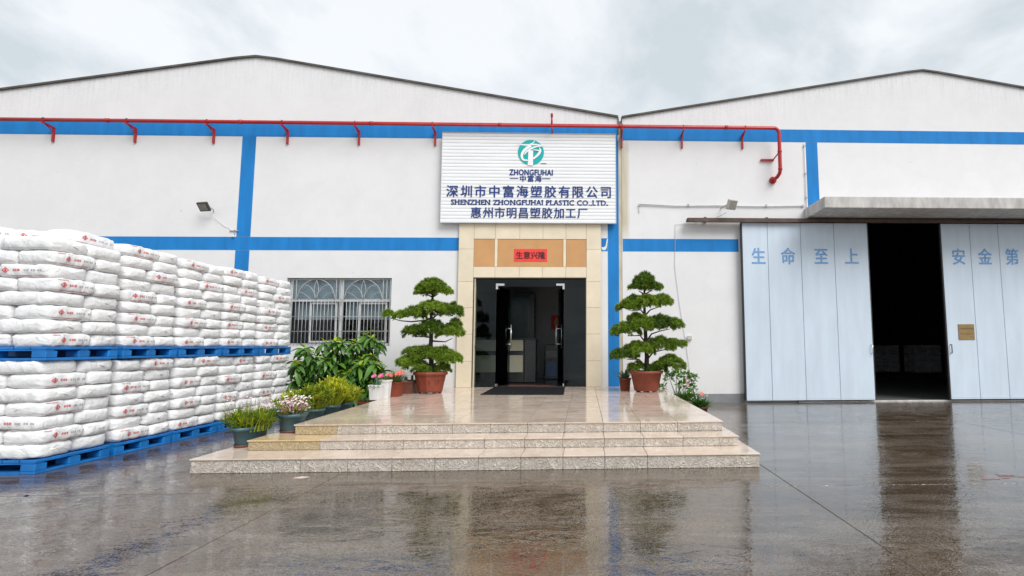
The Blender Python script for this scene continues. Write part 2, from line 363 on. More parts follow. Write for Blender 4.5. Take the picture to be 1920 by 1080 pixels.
def word(chars, x0, x1, zc, height, y, bold=.02, slab=False, depth=.006):
    """latin word fitted to x0..x1 and cap height"""
    cu = bpy.data.curves.new('t', 'FONT'); cu.body = chars;  cu.resolution_u = 3; cu.space_character = 1.08
    ob = bpy.data.objects.new('t', cu); COL.objects.link(ob)
    dg = bpy.context.evaluated_depsgraph_get(); dg.update(); me = bpy.data.meshes.new_from_object(ob.evaluated_get(dg))
    bm = bmesh.new(); bm.from_mesh(me)
    if slab:
        # serifs: a small slab wherever the outline touches base line or cap line
        ys = [q.co.y for q in bm.verts]; top = max(ys)
        for lv in (0.0, top):
            hit = sorted(q.co.x for q in bm.verts if abs(q.co.y-lv) < .035)
            k = 0
            while k < len(hit)-1:
                j = k
                while j+1 < len(hit) and hit[j+1]-hit[j] < .17: j += 1
                a, b_ = hit[k]-.06, hit[j]+.06
                if .05 < hit[j]-hit[k] < .26:
                    z0, z1 = (lv, lv+.09) if lv == 0 else (lv-.09, lv)
                    vs = [bm.verts.new((p, q, 0)) for p, q in ((a, z0), (b_, z0), (b_, z1), (a, z1))]; bm.faces.new(vs)
                k = j+1
    xs = [q.co.x for q in bm.verts]; a, b_ = min(xs), max(xs); caph = .73; mb = MB()
    fl_ = [(q.co.x, q.co.y) for q in bm.verts]; bm.verts.index_update(); fc_ = [[v_.index for v_ in f_.verts] for f_ in bm.faces]
    for kk, (dx, dz) in enumerate(((0, 0), (-bold, 0), (bold, 0), (0, -bold*.6), (0, bold*.6))):
        mb.add([(x0+(x_+dx-a)/(b_-a)*(x1-x0), y-.002-kk*.0003, zc+(z_+dz-caph/2)/caph*height) for x_, z_ in fl_], fc_)
    bm.free(); bpy.data.objects.remove(ob); return mb

# ---------------------------------------------------------------- ground
g = MB(); g.add([(-400, -400, -.012), (400, -400, -.012), (400, 400, -.012), (-400, 400, -.012)], [(0, 1, 2, 3)])
ground = struct('ground', g, 'ground')
XJ = [-16.1, -11.55, -7.05, -2.53, 1.95, 6.45, 10.95, 15.4]; YJ = [-18.0, -13.0, -8.03, -3.6, -.005]
for i in range(len(XJ)-1):
    for j in range(len(YJ)-1):
        a = .0035; s_ = MB().bbox(XJ[i]+a, XJ[i+1]-a, YJ[j]+a, YJ[j+1]-a, -.02, 0, .003)
        o = obj('slab', s_, 'ground', ground)

# ---------------------------------------------------------------- left hall
def wall_grid(mb, xs, zs, holes, y, depth=.22):
    for i in range(len(xs)-1):
        for j in range(len(zs)-1):
            x0, x1, z0, z1 = xs[i], xs[i+1], zs[j], zs[j+1]
            if any(h[0]-1e-4 <= x0 and x1 <= h[1]+1e-4 and h[2]-1e-4 <= z0 and z1 <= h[3]+1e-4 for h in holes): continue
            mb.add([(x0, y, z0), (x1, y, z0), (x1, y, z1), (x0, y, z1)], [(0, 1, 2, 3)])
    for x0, x1, z0, z1 in holes:
        d = y+depth
        mb.add([(x0, y, z0), (x1, y, z0), (x1, y, z1), (x0, y, z1), (x0, d, z0), (x1, d, z0), (x1, d, z1), (x0, d, z1)],
               [(0, 4, 5, 1), (1, 5, 6, 2), (2, 6, 7, 3), (3, 7, 4, 0)])
lb = thing('factory_building', 'white gabled hall with barred window and stone entrance, left of the roof valley', 'building')
LX0, LX1, LZ = -16.6, .82, 6.89
w = MB(); wall_grid(w, [LX0, -6.9, -4.5, -2.57, .05, LX1], [0, 1.34, 2.92, 5.5], [(-6.9, -4.5, 1.34, 2.92), (-2.57, .05, 0, 1.34), (-2.57, .05, 1.34, 2.92)], 0)
w.add([(LX0, 0, 5.5), (LX1, 0, 5.5), (LX1, 0, LZ), (-7.45, 0, 8.235), (-7.9, 0, 8.285), (-8.35, 0, 8.235), (LX0, 0, LZ+.02)], [(0, 1, 2, 3, 4, 5, 6)])
w.add([(LX1, 0, 0), (LX1, 40, 0), (LX1, 40, LZ), (LX1, 0, LZ)], [(0, 1, 2, 3)]); w.add([(LX0, 0, 0), (LX0, 40, 0), (LX0, 40, LZ), (LX0, 0, LZ)], [(3, 2, 1, 0)])
w.add([(LX0, 40, 0), (LX1, 40, 0), (LX1, 40, LZ), (-7.9, 40, 8.285), (LX0, 40, LZ)], [(4, 3, 2, 1, 0)])
obj('wall', w, 'wall_l', lb)
rf = MB(); prof = [(LX0-.05, LZ+.035), (-8.35, 8.26), (-7.9, 8.31), (-7.45, 8.26), (LX1, LZ+.02)]
for (xa, za), (xb, zb) in zip(prof, prof[1:]):
    rf.add([(xa, .05, za-.03), (xb, .05, zb-.03), (xb, 40, zb-.03), (xa, 40, za-.03)], [(0, 1, 2, 3)])
obj('roof', rf, 'roof', lb)
tm = MB()
for (xa, za), (xb, zb) in zip(prof, prof[1:]):
    tm.add([(xa, -.05, za-.045), (xb, -.05, zb-.045), (xb, -.05, zb), (xa, -.05, za), (xa, .06, za-.045), (xb, .06, zb-.045), (xb, .06, zb), (xa, .06, za)],
           [(0, 1, 2, 3), (0, 4, 5, 1), (3, 2, 6, 7), (1, 5, 6, 2), (0, 3, 7, 4)])
obj('roof_edge', tm, 'trim', lb)
tm2 = MB().box(LX1-.012, LX1+.012, -.035, .1, 6.45, LZ-.03); obj('corner_trim', tm2, 'trim', lb)
def band(x0, x1, z0, z1, parent, y=0): obj('painted_band', MB().box(x0, x1, y-.004, y+.01, z0, z1), 'blue', parent)
band(LX0, LX1-.015, 6.30, 6.61, lb); band(-8.11, -7.79, 3.885, 6.30, lb); band(LX0, -2.95, 3.57, 3.88, lb)
band(-8.11, -7.79, 0, 3.565, lb); band(.40, .55, 3.57, 3.88, lb); band(.555, LX1-.001, .30, 6.295, lb)
# window
wn = obj('window', MB().box(-6.93, -4.47, .005, .02, 2.92, 2.955), 'white', lb)
fr = MB()
for x0, x1 in ((-6.88, -6.83), (-5.72, -5.65), (-4.57, -4.52)): fr.bbox(x0, x1, .12, .18, 1.40, 2.88)
for z0, z1 in ((2.88, 2.915), (1.345, 1.40)): fr.bbox(-6.89, -4.51, .12, .18, z0, z1)
for x0, x1 in ((-6.83, -5.72), (-5.65, -4.57)): fr.bbox(x0, x1, .125, .175, 2.37, 2.42)
obj('window_frame', fr, 'white_frame', wn)
for x0, x1 in ((-6.40, -5.77), (-5.28, -4.62)):
    q = MB()
    for a, b_, c, d in ((x0, x0+.045, 1.42, 2.35), (x1-.045, x1, 1.42, 2.35), (x0+.045, x1-.045, 2.31, 2.35), (x0+.045, x1-.045, 1.42, 1.46)): q.bbox(a, b_, .10, .13, c, d)
    obj('sliding_sash', q, 'white_frame', wn)
for x0, x1 in ((-6.83, -5.72), (-5.65, -4.57)):
    obj('pane', MB().box(x0, x1, .150, .156, 2.42, 2.88), 'glass', wn); obj('pane', MB().box(x0, x1, .150, .156, 1.40, 2.37), 'glass', wn)
    obj('frosted_film', MB().box(x0, x1, .164, .168, 2.42, 2.88), 'film', wn)
    cm = MB(); k = 44; cv = []
    for i in range(k+1):
        x = x0+(x1-x0)*i/k; y = .30+.018*math.sin(i*1.7)+.01*math.sin(i*.9); cv += [(x, y, 1.96), (x, y, 2.37)]
    cm.add(cv, [(2*i, 2*i+2, 2*i+3, 2*i+1) for i in range(k)]); obj('curtain', cm, 'curtain', wn)
def bar(pts, r=.0075): return obj('grille_bar', MB().tube(pts, r, 6), 'bar', wn, True)
GY = .04
nb = 28
for i in range(nb+1):
    x = -6.86+i*(2.32/nb)
    top = 2.42
    if min(abs(x+6.78), abs(x+6.68), abs(x+5.69), abs(x+5.78), abs(x+5.60), abs(x+4.72), abs(x+4.62)) < .043 or i in (0, nb): top = 2.92
    bar([(x, GY, 1.28 if i % 9 == 4 else 1.36), (x, GY, top)])
for z in (1.375, 1.68, 2.02, 2.37, 2.42): bar([(-6.89, GY+.012, z), (-4.51, GY+.012, z)], .009)
for cx in (-6.24, -5.16):
    R_ = .43; z0 = 2.42
    bar([(cx+R_*math.cos(a), GY, z0+R_*1.1*math.sin(a)) for a in [PI*k/16 for k in range(17)]], .010)
    for sgn in (-1, 1):
        bar([(cx+sgn*(.02+.28*(1-math.cos(a))), GY, z0+.33*math.sin(a)*1.05) for a in [PI/2*k/8 for k in range(9)]], .007)
        bar([(cx+sgn*.05*math.sin(PI*k/8)+0, GY, z0+.03+.42*k/8) for k in range(9)], .007)
        bar([(cx+sgn*(.12+.27*k/6), GY, z0+.17*math.sin(PI/2*k/6)) for k in range(7)], .006)
# room behind the window
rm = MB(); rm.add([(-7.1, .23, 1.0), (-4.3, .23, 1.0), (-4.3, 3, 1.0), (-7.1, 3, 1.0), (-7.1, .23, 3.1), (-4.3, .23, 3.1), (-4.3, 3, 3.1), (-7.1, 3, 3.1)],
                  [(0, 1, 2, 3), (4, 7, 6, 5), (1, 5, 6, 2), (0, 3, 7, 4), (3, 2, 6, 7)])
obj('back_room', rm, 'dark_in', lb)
# reception room
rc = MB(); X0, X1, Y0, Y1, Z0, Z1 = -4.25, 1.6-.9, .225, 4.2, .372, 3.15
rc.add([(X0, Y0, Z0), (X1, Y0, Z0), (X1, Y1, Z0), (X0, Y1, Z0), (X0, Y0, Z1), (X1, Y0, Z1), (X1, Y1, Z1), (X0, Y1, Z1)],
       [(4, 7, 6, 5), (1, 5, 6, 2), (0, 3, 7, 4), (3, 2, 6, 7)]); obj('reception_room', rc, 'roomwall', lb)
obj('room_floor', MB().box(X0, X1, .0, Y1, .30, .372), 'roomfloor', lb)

# ---------------------------------------------------------------- right hall
rb = thing('factory_building', 'white gabled hall with concrete canopy over the blue sliding doors', 'building')
RX0, RX1, PX, PZ = .90, 16.1, 8.49, 8.19
w = MB(); wall_grid(w, [RX0, 5.0, 10.5, RX1], [0, 4.33, 5.5], [(5.0, 10.5, 0, 4.33)], 0)
w.add([(RX0, 0, 5.5), (RX1, 0, 5.5), (RX1, 0, 6.93), (PX+.4, 0, PZ-.05), (PX, 0, PZ), (PX-.4, 0, PZ-.05), (RX0, 0, 6.88)], [(0, 1, 2, 3, 4, 5, 6)])
w.add([(RX0, 0, 0), (RX0, 0, 6.88), (RX0, 40, 6.88), (RX0, 40, 0)], [(0, 1, 2, 3)]); w.add([(RX1, 0, 0), (RX1, 40, 0), (RX1, 40, 6.93), (RX1, 0, 6.93)], [(0, 1, 2, 3)])
w.add([(RX0, 40, 0), (RX0, 40, 6.88), (PX, 40, PZ), (RX1, 40, 6.93), (RX1, 40, 0)], [(0, 1, 2, 3, 4)])
obj('wall', w, 'wall_r', rb)
prof = [(RX0, 6.90), (PX-.4, PZ-.025), (PX, PZ+.025), (PX+.4, PZ-.025), (RX1+.05, 6.95)]
rf = MB(); tm = MB()
for (xa, za), (xb, zb) in zip(prof, prof[1:]):
    rf.add([(xa, .05, za-.03), (xb, .05, zb-.03), (xb, 40, zb-.03), (xa, 40, za-.03)], [(0, 1, 2, 3)])
    tm.add([(xa, -.05, za-.04), (xb, -.05, zb-.04), (xb, -.05, zb), (xa, -.05, za), (xa, .06, za-.04), (xb, .06, zb-.04), (xb, .06, zb), (xa, .06, za)],
           [(0, 1, 2, 3), (0, 4, 5, 1), (3, 2, 6, 7), (1, 5, 6, 2), (0, 3, 7, 4)])
obj('roof', rf, 'roof', rb); obj('roof_edge', tm, 'trim', rb)
obj('corner_trim', MB().box(RX0-.012, RX0+.012, -.035, .1, 6.45, 6.87), 'trim', rb)
obj('joint_filler', MB().box(LX1+.001, RX0-.001, .012, .08, 0, 6.45).box(LX1+.013, RX0-.013, .03, .08, 6.451, 6.80), 'filler', rb)
band(RX0+.013, RX1, 6.30, 6.62, rb); band(5.44, 5.73, 4.66, 6.295, rb); band(RX0+.013, 3.70, 3.565, 3.87, rb)
obj('plinth', MB().box(.92, 3.75, -.012, .01, 0, .20), 'gray_paint', rb); obj('plinth', MB().box(11.9, RX1, -.012, .01, 0, .20), 'gray_paint', rb)
cn = MB().bbox(5.33, 13.5, -1.2, -.002, 4.36, 4.62, .012); obj('canopy', cn, 'concrete', rb)
obj('threshold', MB().bbox(5.0, 10.5, -.10, .02, -.01, .025, .008), 'concrete', rb)
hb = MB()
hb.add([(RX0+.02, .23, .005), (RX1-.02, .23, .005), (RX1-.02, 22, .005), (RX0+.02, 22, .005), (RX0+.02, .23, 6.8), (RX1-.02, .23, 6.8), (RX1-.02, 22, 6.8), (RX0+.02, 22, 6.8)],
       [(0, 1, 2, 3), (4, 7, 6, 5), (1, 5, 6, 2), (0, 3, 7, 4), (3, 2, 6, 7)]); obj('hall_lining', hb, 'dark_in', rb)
for k in range(4):
    x = 5.44+.0
# plaster crack and conduit on the wall left of the blue vertical band
cd_ = thing('wall_conduit', 'thin white conduit running beside the second vertical blue band down to the canopy', 'conduit')
obj('pipe', MB().tube([(5.40, -.03, 6.28), (5.40, -.03, 5.4), (5.385, -.03, 4.62)], .011, 8), 'white', cd_, True)
for z in (6.2, 5.5, 4.9): obj('clip', MB().box(5.375, 5.42, -.045, -.002, z-.012, z+.012), 'bar', cd_)

# ---------------------------------------------------------------- sliding doors and rail
rl = thing('door_rail', 'rusty brown overhead sliding rail under the concrete canopy', 'rail')
obj('rail_beam', MB().bbox(2.43, 13.2, -.26, -.06, 4.262, 4.335, .008), 'steel_brown', rl)
obj('rail_lip', MB().box(2.45, 13.2, -.275, -.262, 4.235, 4.30), 'steel_brown', rl)
for x in (2.9, 4.4, 7.7, 9.4, 11.1): obj('hanger', MB().box(x-.03, x+.03, -.059, -.001, 4.27, 4.40), 'steel_brown', rl)
def sliding(xs, chars, cxs, label, hx, extra):
    d = thing('sliding_door', label, 'door', (xs[0], -.15, .05))
    ox, oy, oz = xs[0], -.15, .05
    for a, b_ in zip(xs, xs[1:]):
        p = MB().bbox(a+.004-ox, b_-.004-ox, -.02, .02, 0, 4.19, .005)
        for z in (.04, 4.12):
            p.box(a+.03-ox, b_-.03-ox, -.023, -.02, z, z+.02)
        obj('door_panel', p, 'door_blue', d)
        rv = MB()
        for k in range(26): rv.box(b_-.02-ox, b_-.012-ox, -.0235, -.02, .1+k*.16, .108+k*.16)
        obj('rivet_row', rv, 'seam', d)['kind'] = 'stuff'
    obj('door_backing', MB().box(xs[0]+.01-ox, xs[-1]-.01-ox, .021, .04, .01, 4.17), 'seam', d)
    e0 = MB().box(xs[0]-.03-ox, xs[0]+.003-ox, -.018, .05, 0, 4.19); e0.box(xs[-1]-.003-ox, xs[-1]+.022-ox, -.018, .05, 0, 4.19)
    obj('rubber_edge', e0, 'black', d)
    for ch, cx in zip(chars, cxs):
        obj('character', glyphs(ch, cx-ox, cx-ox, 3.435-oz, .42, -.0215, .022, .84, depth=.0002), 'letter_blue', d)
    h = MB().tube([(hx-ox, -.022, 1.33-oz), (hx-ox, -.07, 1.33-oz), (hx-ox, -.07, 1.13-oz), (hx-ox, -.022, 1.13-oz)], .011, 8); obj('handle', h, 'black' if extra else 'steel', d, True)
    return d
sliding([3.75, 4.36, 5.16, 5.97, 6.79], '生命至上', [4.13, 4.84, 5.64, 6.38], 'left pale blue sliding door panel with four painted characters', 6.755, 0)
sliding([8.60, 9.31, 10.02, 10.73, 11.44, 11.80], '安金第', [9.0, 9.65, 10.32], 'right pale blue sliding door panel carrying the small brass plate', 8.66, 1)
pl = thing('brass_plate', 'small square brass plate fixed to the right sliding door', 'plaque', (8.87, -.172, 1.44))
obj('plate', MB().bbox(0, .39, -.012, 0, 0, .37, .004), 'brass', pl)
q = MB()
for r_, (z, n, h, w_) in enumerate(((.25, 7, .035, .03), (.13, 7, .022, .022), (.06, 2, .02, .02))):
    for k in range(n):
        x = .05+k*.046 + (.22 if r_ == 2 else 0)
        q.box(x, x+w_, -.0145, -.012, z, z+.005); q.box(x+.004, x+.009, -.0145, -.012, z+.006, z+h); q.box(x+w_-.009, x+w_-.004, -.0145, -.012, z+.006, z+h)
obj('engraving', q, 'bronze', pl)

# sacks of goods and a pallet rack dimly seen inside the open hall are built after the sack maker below

# ---------------------------------------------------------------- entrance portal
po = thing('entrance_portal', 'cream stone tile surround with ochre panels around the glass entrance', 'portal')
co = MB()
co.box(-2.94, -2.57, -.045, -.001, .383, 4.22); co.box(.05, .375, -.045, -.001, .383, 4.22); co.box(-2.57, .05, -.045, -.001, 2.94, 4.22)
obj('grout_core', co, 'grout', po)
def tile(x0, x1, z0, z1, m='cream', y0=-.07, y1=-.0455, nm='tile', g_=.0025): return obj(nm, MB().bbox(x0+g_, x1-g_, y0, y1, z0+g_, z1-g_, .002), m, po)
zj = [.384, .98, 1.60, 2.22, 2.83, 3.60, 4.235]
for x0, x1 in ((-2.955, -2.60), (.045, .39)):
    for a, b_ in zip(zj, zj[1:]): tile(x0, x1, a, b_)
xs = [-2.60, -2.10, -1.53, -.985, -.44, .045]
for a, b_ in zip(xs, xs[1:]): tile(a, b_, 3.84, 4.235); tile(a, b_, 2.925, 3.18)
for a, b_ in ((-2.60, -2.115), (-2.045, -.505), (-.435, .045)): tile(a, b_, 3.18, 3.84, 'orange', -.060, -.0455, 'ochre_panel')
for a, b_ in ((-2.115, -2.045), (-.505, -.435)): tile(a, b_, 3.18, 3.84)
# jamb returns
jr = MB(); jr.box(-2.60, -2.573, -.0445, .14, .384, 2.93)
obj('jamb_lining', MB().box(-2.5695, -2.555, -.045, .20, .384, 2.905), 'cream', po); obj('jamb_lining', MB().box(.035, .0495, -.045, .20, .384, 2.905), 'cream', po)
obj('head_lining', MB().box(-2.569, .049, -.045, .20, 2.906, 2.919), 'grout', po)
rp = thing('red_paper_banner', 'red paper banner with four black characters above the glass doors', 'banner', (-1.27, -.063, 3.455))
obj('paper', MB().box(-.39, .39, -.003, 0, -.15, .15), 'red_paper', rp)
obj('lettering', glyphs('生意兴隆', -.265, .265, 0, .185, -.0033, .022, .95, depth=.0002), 'ink', rp)
# glass screen
gs = thing('glass_screen', 'dark tinted fixed glass panes and transom filling the stone portal', 'glass screen')
GYY = .06
obj('pane', MB().box(-2.552, -2.085, GYY, GYY+.012, .386, 2.90), 'glass_dark', gs); obj('pane', MB().box(-.475, .033, GYY, GYY+.012, .386, 2.90), 'glass_dark', gs)
obj('transom', MB().box(-2.08, -.48, GYY, GYY+.012, 2.735, 2.90), 'glass_dark', gs)
obj('edge_seal', MB().box(-2.0845, -2.0805, GYY-.002, GYY+.014, .386, 2.90).box(-.4795, -.4755, GYY-.002, GYY+.014, .386, 2.90).box(-2.08, -.48, GYY-.002, GYY+.014, 2.729, 2.7345), 'black', gs)
for sx, x in ((1, -2.09), (-1, -.47)):
    q = MB().bbox(min(x, x+sx*.20), max(x, x+sx*.20), GYY-.014, GYY+.026, 2.745, 2.80, .004); q.bbox(min(x, x+sx*.05), max(x, x+sx*.05), GYY-.014, GYY+.026, 2.66, 2.744, .004)
    obj('patch_fitting', q, 'steel', gs)
for side, hxp, ang, lab in (('left', -2.07, 72, 'left dark glass door leaf swung inward, with its steel pull handle'), ('right', -.49, 180-78, 'right dark glass door leaf swung inward, with its steel pull handle')):
    d = thing('glass_door', lab, 'door', (hxp, GYY+.006, .392), math.radians(ang))
    obj('door_glass', MB().box(.005, .755, -.006, .006, .005, 2.325), 'glass_dark', d)
    obj('bottom_rail_clamp', MB().bbox(.0, .10, -.014, .014, .0, .06, .003), 'steel', d)
    obj('top_clamp', MB().bbox(.0, .12, -.014, .014, 2.27, 2.33, .003), 'steel', d)
    for s_ in (-1, 1):
        y = s_*.07
        obj('handle', MB().tube([(.66, y, .88), (.66, y, 1.46)], .014, 10), 'steel', d, True)
    obj('handle_fixing', MB().tube([(.66, -.07, .98), (.66, .07, .98)], .011, 8).tube([(.66, -.07, 1.36), (.66, .07, 1.36)], .011, 8), 'steel', d, True)
# things inside the reception
dk = thing('reception_desk', 'beige and dark reception desk inside, behind the left glass pane', 'desk', (-2.75, 1.6, .372))
obj('upper_panel', MB().bbox(-1.2, 1.15, 0, .04, .83, 1.12, .005), 'desk', dk); obj('lower_panel', MB().bbox(-1.2, 1.15, 0, .04, .28, .72, .005), 'desk', dk)
obj('desk_body', MB().bbox(-1.2, 1.18, .041, .7, .02, 1.10, .005), 'darkwood', dk); obj('counter_top', MB().bbox(-1.25, 1.5, -.03, .5, 1.122, 1.155, .005), 'darkwood', dk)
obj('side_panel', MB().bbox(1.19, 1.48, .0, .5, .02, 1.12, .005), 'darkwood', dk)
cb = thing('display_cabinet', 'tall dark teal cabinet standing behind the reception desk', 'cabinet', (-2.2, 3.2, .372))
obj('cabinet_body', MB().bbox(-.75, .75, 0, .5, 0, 2.5, .01), 'darkwood', cb); obj('cabinet_glass', MB().bbox(-.65, .62, -.012, -.002, 1.15, 2.42, .004), 'teal_dark', cb)
ps = thing('red_poster', 'small red poster on the white wall inside the reception', 'poster', (-.86, 4.19, 2.05))
obj('sheet', MB().box(-.17, .17, -.006, 0, -.22, .22), 'red_paper', ps); obj('emblem', MB().box(-.02, .02, -.008, -.0062, -.14, .14).box(-.07, .07, -.008, -.0062, -.02, .05), 'brass', ps)
wd = thing('water_dispenser', 'dark water dispenser beside the reception wall, seen between the open door leaves', 'water dispenser', (-.95, 3.2, .372))
obj('body', MB().bbox(-.2, .2, 0, .36, .0, 1.0, .02), 'darkwood', wd); obj('front_panel', MB().bbox(-.16, .16, -.012, -.002, .62, .82, .006), 'roomwall', wd)
obj('lower_door', MB().bbox(-.16, .16, -.012, -.002, .08, .50, .006), 'blue_white', wd); obj('tap', MB().bbox(-.03, .03, -.05, -.013, .56, .60, .005), 'red_paper', wd)

# ---------------------------------------------------------------- sign board
sg = thing('sign_board', 'large white ribbed company sign with teal emblem above the entrance', 'sign', (-3.37, -.14, 4.22))
SW, SH, ns = 4.11, 2.17, 26
for k in range(ns):
    z0 = k*SH/ns; h = SH/ns
    q = MB(); prf = [(.002, z0+.001), (-.009, z0+.005), (-.0125, z0+h*.35), (-.013, z0+h*.75), (-.010, z0+h-.007), (.002, z0+h-.003), (.01, z0+h-.001)]
    n = len(prf); vs = [(0, y, z) for y, z in prf]+[(SW, y, z) for y, z in prf]
    q.add(vs, [(i+1, i, i+n, i+n+1) for i in range(n-1)]); obj('slat', q, 'sign_white', sg)
obj('back_frame', MB().box(.01, SW-.01, .011, .06, .005, SH-.005), 'white_frame', sg)
ed = MB(); ed.box(-.012, 0, -.02, .06, -.01, SH+.01); ed.box(SW, SW+.012, -.02, .06, -.01, SH+.01); ed.box(0, SW, -.02, .06, -.012, -.001); ed.box(0, SW, -.02, .06, SH+.001, SH+.012)
obj('edge_frame', ed, 'white_frame', sg)
for x in (.4, 2.0, 3.7): obj('standoff', MB().box(x, x+.05, .061, .138, .4, .45).box(x, x+.05, .061, .138, 1.7, 1.75), 'bar', sg)
sy = -.018
obj('lettering', glyphs('深圳市中富海塑胶有限公司', .10+.155, 4.05-.155-.02, .745, .305, sy, .022, .95, depth=.0004), 'navy', sg)
obj('lettering', glyphs('惠州市明昌塑胶加工厂', .68+.14, 3.46-.14, .232, .275, sy, .020, .95, depth=.0004), 'navy', sg)
obj('lettering', word('SHENZHEN ZHONGFUHAI PLASTIC CO.,LTD.', .235, 3.925, .485, .125, sy, .035, True, depth=.0004), 'navy', sg)
obj('lettering', word('ZHONGFUHAI', 1.59, 2.61, 1.215, .145, sy, .045, depth=.0004), 'navy', sg)
obj('lettering', glyphs('中富海', 1.91, 2.27, 1.06, .165, sy, .03, 1.0, depth=.0004), 'navy', sg)
obj('dash', MB().box(1.60, 1.80, sy-.004, sy, 1.055, 1.070), 'navy', sg); obj('dash', MB().box(2.36, 2.56, sy-.004, sy, 1.055, 1.070), 'navy', sg)
LC = (2.09, 1.70); LR = .31
di = MB(); k = 64; di.add([(LC[0]+LR*math.cos(2*PI*i/k), sy-.002, LC[1]+LR*math.sin(2*PI*i/k)) for i in range(k)]+[(LC[0]+LR*math.cos(2*PI*i/k), sy+.004, LC[1]+LR*math.sin(2*PI*i/k)) for i in range(k)],
       [tuple(range(k-1, -1, -1))[::-1]]+[(i, i+k, (i+1) % k+k, (i+1) % k) for i in range(k)])
obj('emblem_disc', di, 'teal', sg)
def ribbon(pts, ws, y):
    q = MB(); P_ = []
    # catmull-rom
    def cr_(p0, p1, p2, p3, t): return tuple(.5*((2*b)+(-a+c)*t+(2*a-5*b+4*c-d)*t*t+(-a+3*b-3*c+d)*t**3) for a, b, c, d in zip(p0, p1, p2, p3))
    ext = [pts[0]]+pts+[pts[-1]]; we = [ws[0]]+ws+[ws[-1]]; W_ = []
    for i in range(1, len(ext)-2):
        for k in range(6):
            t_ = k/6; P_.append(cr_(ext[i-1], ext[i], ext[i+1], ext[i+2], t_)); W_.append(we[i]+(we[i+1]-we[i])*t_)
    P_.append(pts[-1]); W_.append(ws[-1]); vs = []
    for i, p in enumerate(P_):
        a = P_[max(i-1, 0)]; b_ = P_[min(i+1, len(P_)-1)]; dx, dy = b_[0]-a[0], b_[1]-a[1]; l = math.hypot(dx, dy) or 1
        for s_ in (-.5, .5):
            px, pz = p[0]-dy/l*W_[i]*s_, p[1]+dx/l*W_[i]*s_
            vs.append((LC[0]+(px-392)/275*LR, y, LC[1]-(pz-388)/275*LR))
    q.add(vs, [(2*i, 2*i+1, 2*i+3, 2*i+2) for i in range(len(P_)-1)])
    q.add([(a, b+.0015, c) for a, b, c in vs], [(2*i, 2*i+1, 2*i+3, 2*i+2) for i in range(len(P_)-1)]); return q
for i, (p, ws) in enumerate([([(112, 212), (300, 226), (470, 215), (640, 238)], [22, 34, 34, 26]), ([(472, 118), (448, 168), (392, 205), (330, 235)], [12, 18, 24, 30]),
             ([(390, 240), (280, 320), (215, 410), (205, 490), (240, 550), (330, 562)], [60, 62, 56, 50, 40, 26]), ([(640, 246), (510, 262), (410, 300), (310, 368), (255, 440)], [18, 30, 42, 34, 14]),
             ([(390, 345), (388, 500), (384, 672)], [96, 106, 112]), ([(572, 285), (592, 350), (552, 430), (440, 535)], [14, 44, 52, 36]), ([(440, 335), (500, 338), (570, 352)], [16, 20, 30])]):
    obj('emblem_stroke', ribbon(p, ws, sy-.005-.002*i), 'sign_white', sg)
obj('emblem_tail', MB().box(2.33, 2.46, sy-.004, sy, 1.425, 1.437), 'navy', sg)

# ---------------------------------------------------------------- red fire pipe
fp = thing('fire_pipe', 'long red fire main on angled brackets across both halls', 'pipe', (0, -.3, 6.53))
def arc(c, r, a0, a1, n, ax='xz'):
    return [(c[0]+r*math.cos(a0+(a1-a0)*k/n), c[1], c[2]+r*math.sin(a0+(a1-a0)*k/n)) for k in range(n+1)]
zp = 0.005
pts = [(-16.5, 0, zp), (-8, 0, zp), (4.55, 0, zp)] + arc((4.55, 0, zp-.13), .13, PI/2, 0, 6) + [(4.68, 0, -.85), (4.68, 0, -1.02)] + [(4.67, .02, -1.10), (4.64, .10, -1.17), (4.60, .2, -1.2), (4.58, .298, -1.21)]
obj('main_pipe', MB().tube(pts, .044, 14), 'red', fp, True)
obj('wall_flange', MB().tube([(4.583, .24, -1.205), (4.58, .298, -1.21)], .085, 16), 'red', fp, True)
for x in (-13.9, -11.0, -8.0, -5.0, -2.0, .85, 3.4): obj('coupling', MB().tube([(x-.035, 0, zp), (x+.035, 0, zp)], .052, 14), 'red', fp, True)
obj('coupling', MB().tube([(4.68, 0, -.55), (4.68, 0, -.60)], .052, 14), 'red', fp, True); obj('coupling', MB().tube([(4.68, 0, -.98), (4.68, 0, -1.03)], .052, 14), 'red', fp, True)
obj('riser_stub', MB().tube([(-.78, 0, .03), (-.78, 0, .22)], .022, 10).tube([(-.78, 0, .22), (-.78, 0, .30)], .030, 10), 'red', fp, True)
for x in (-14.3, -12.42, -10.56, -8.76, -7.05, -5.38, -3.58, -.78, .90, 2.37, 3.86):
    o = MB(); o.box(x-.020, x+.020, .250, .297, -.42, -.07)       # vertical angle on the wall
    z1 = -.03
    o.add([(x-.018, .255, -.10), (x+.018, .255, -.10), (x+.018, .255, -.06), (x-.018, .255, -.06), (x-.018, -.05, -.085), (x+.018, -.05, -.085), (x+.018, -.05, -.045), (x-.018, -.05, -.045)],
          [(0, 4, 5, 1), (1, 5, 6, 2), (2, 6, 7, 3), (3, 7, 4, 0), (4, 7, 6, 5)])
    o.tube([(x, .25, -.17), (x, .02, -.07)], .014, 6)
    obj('bracket', o, 'red', fp); obj('u_bolt', MB().tube([(x, .052*math.cos(a), zp+.052*math.sin(a)) for a in [PI*k/10 for k in range(11)]], .006, 6), 'black', fp, True)
obj('side_bracket', MB().box(4.30, 4.62, .24, .297, -.72, -.68).tube([(4.60, .25, -.70), (4.68, .03, -.58)], .016, 6), 'red', fp)

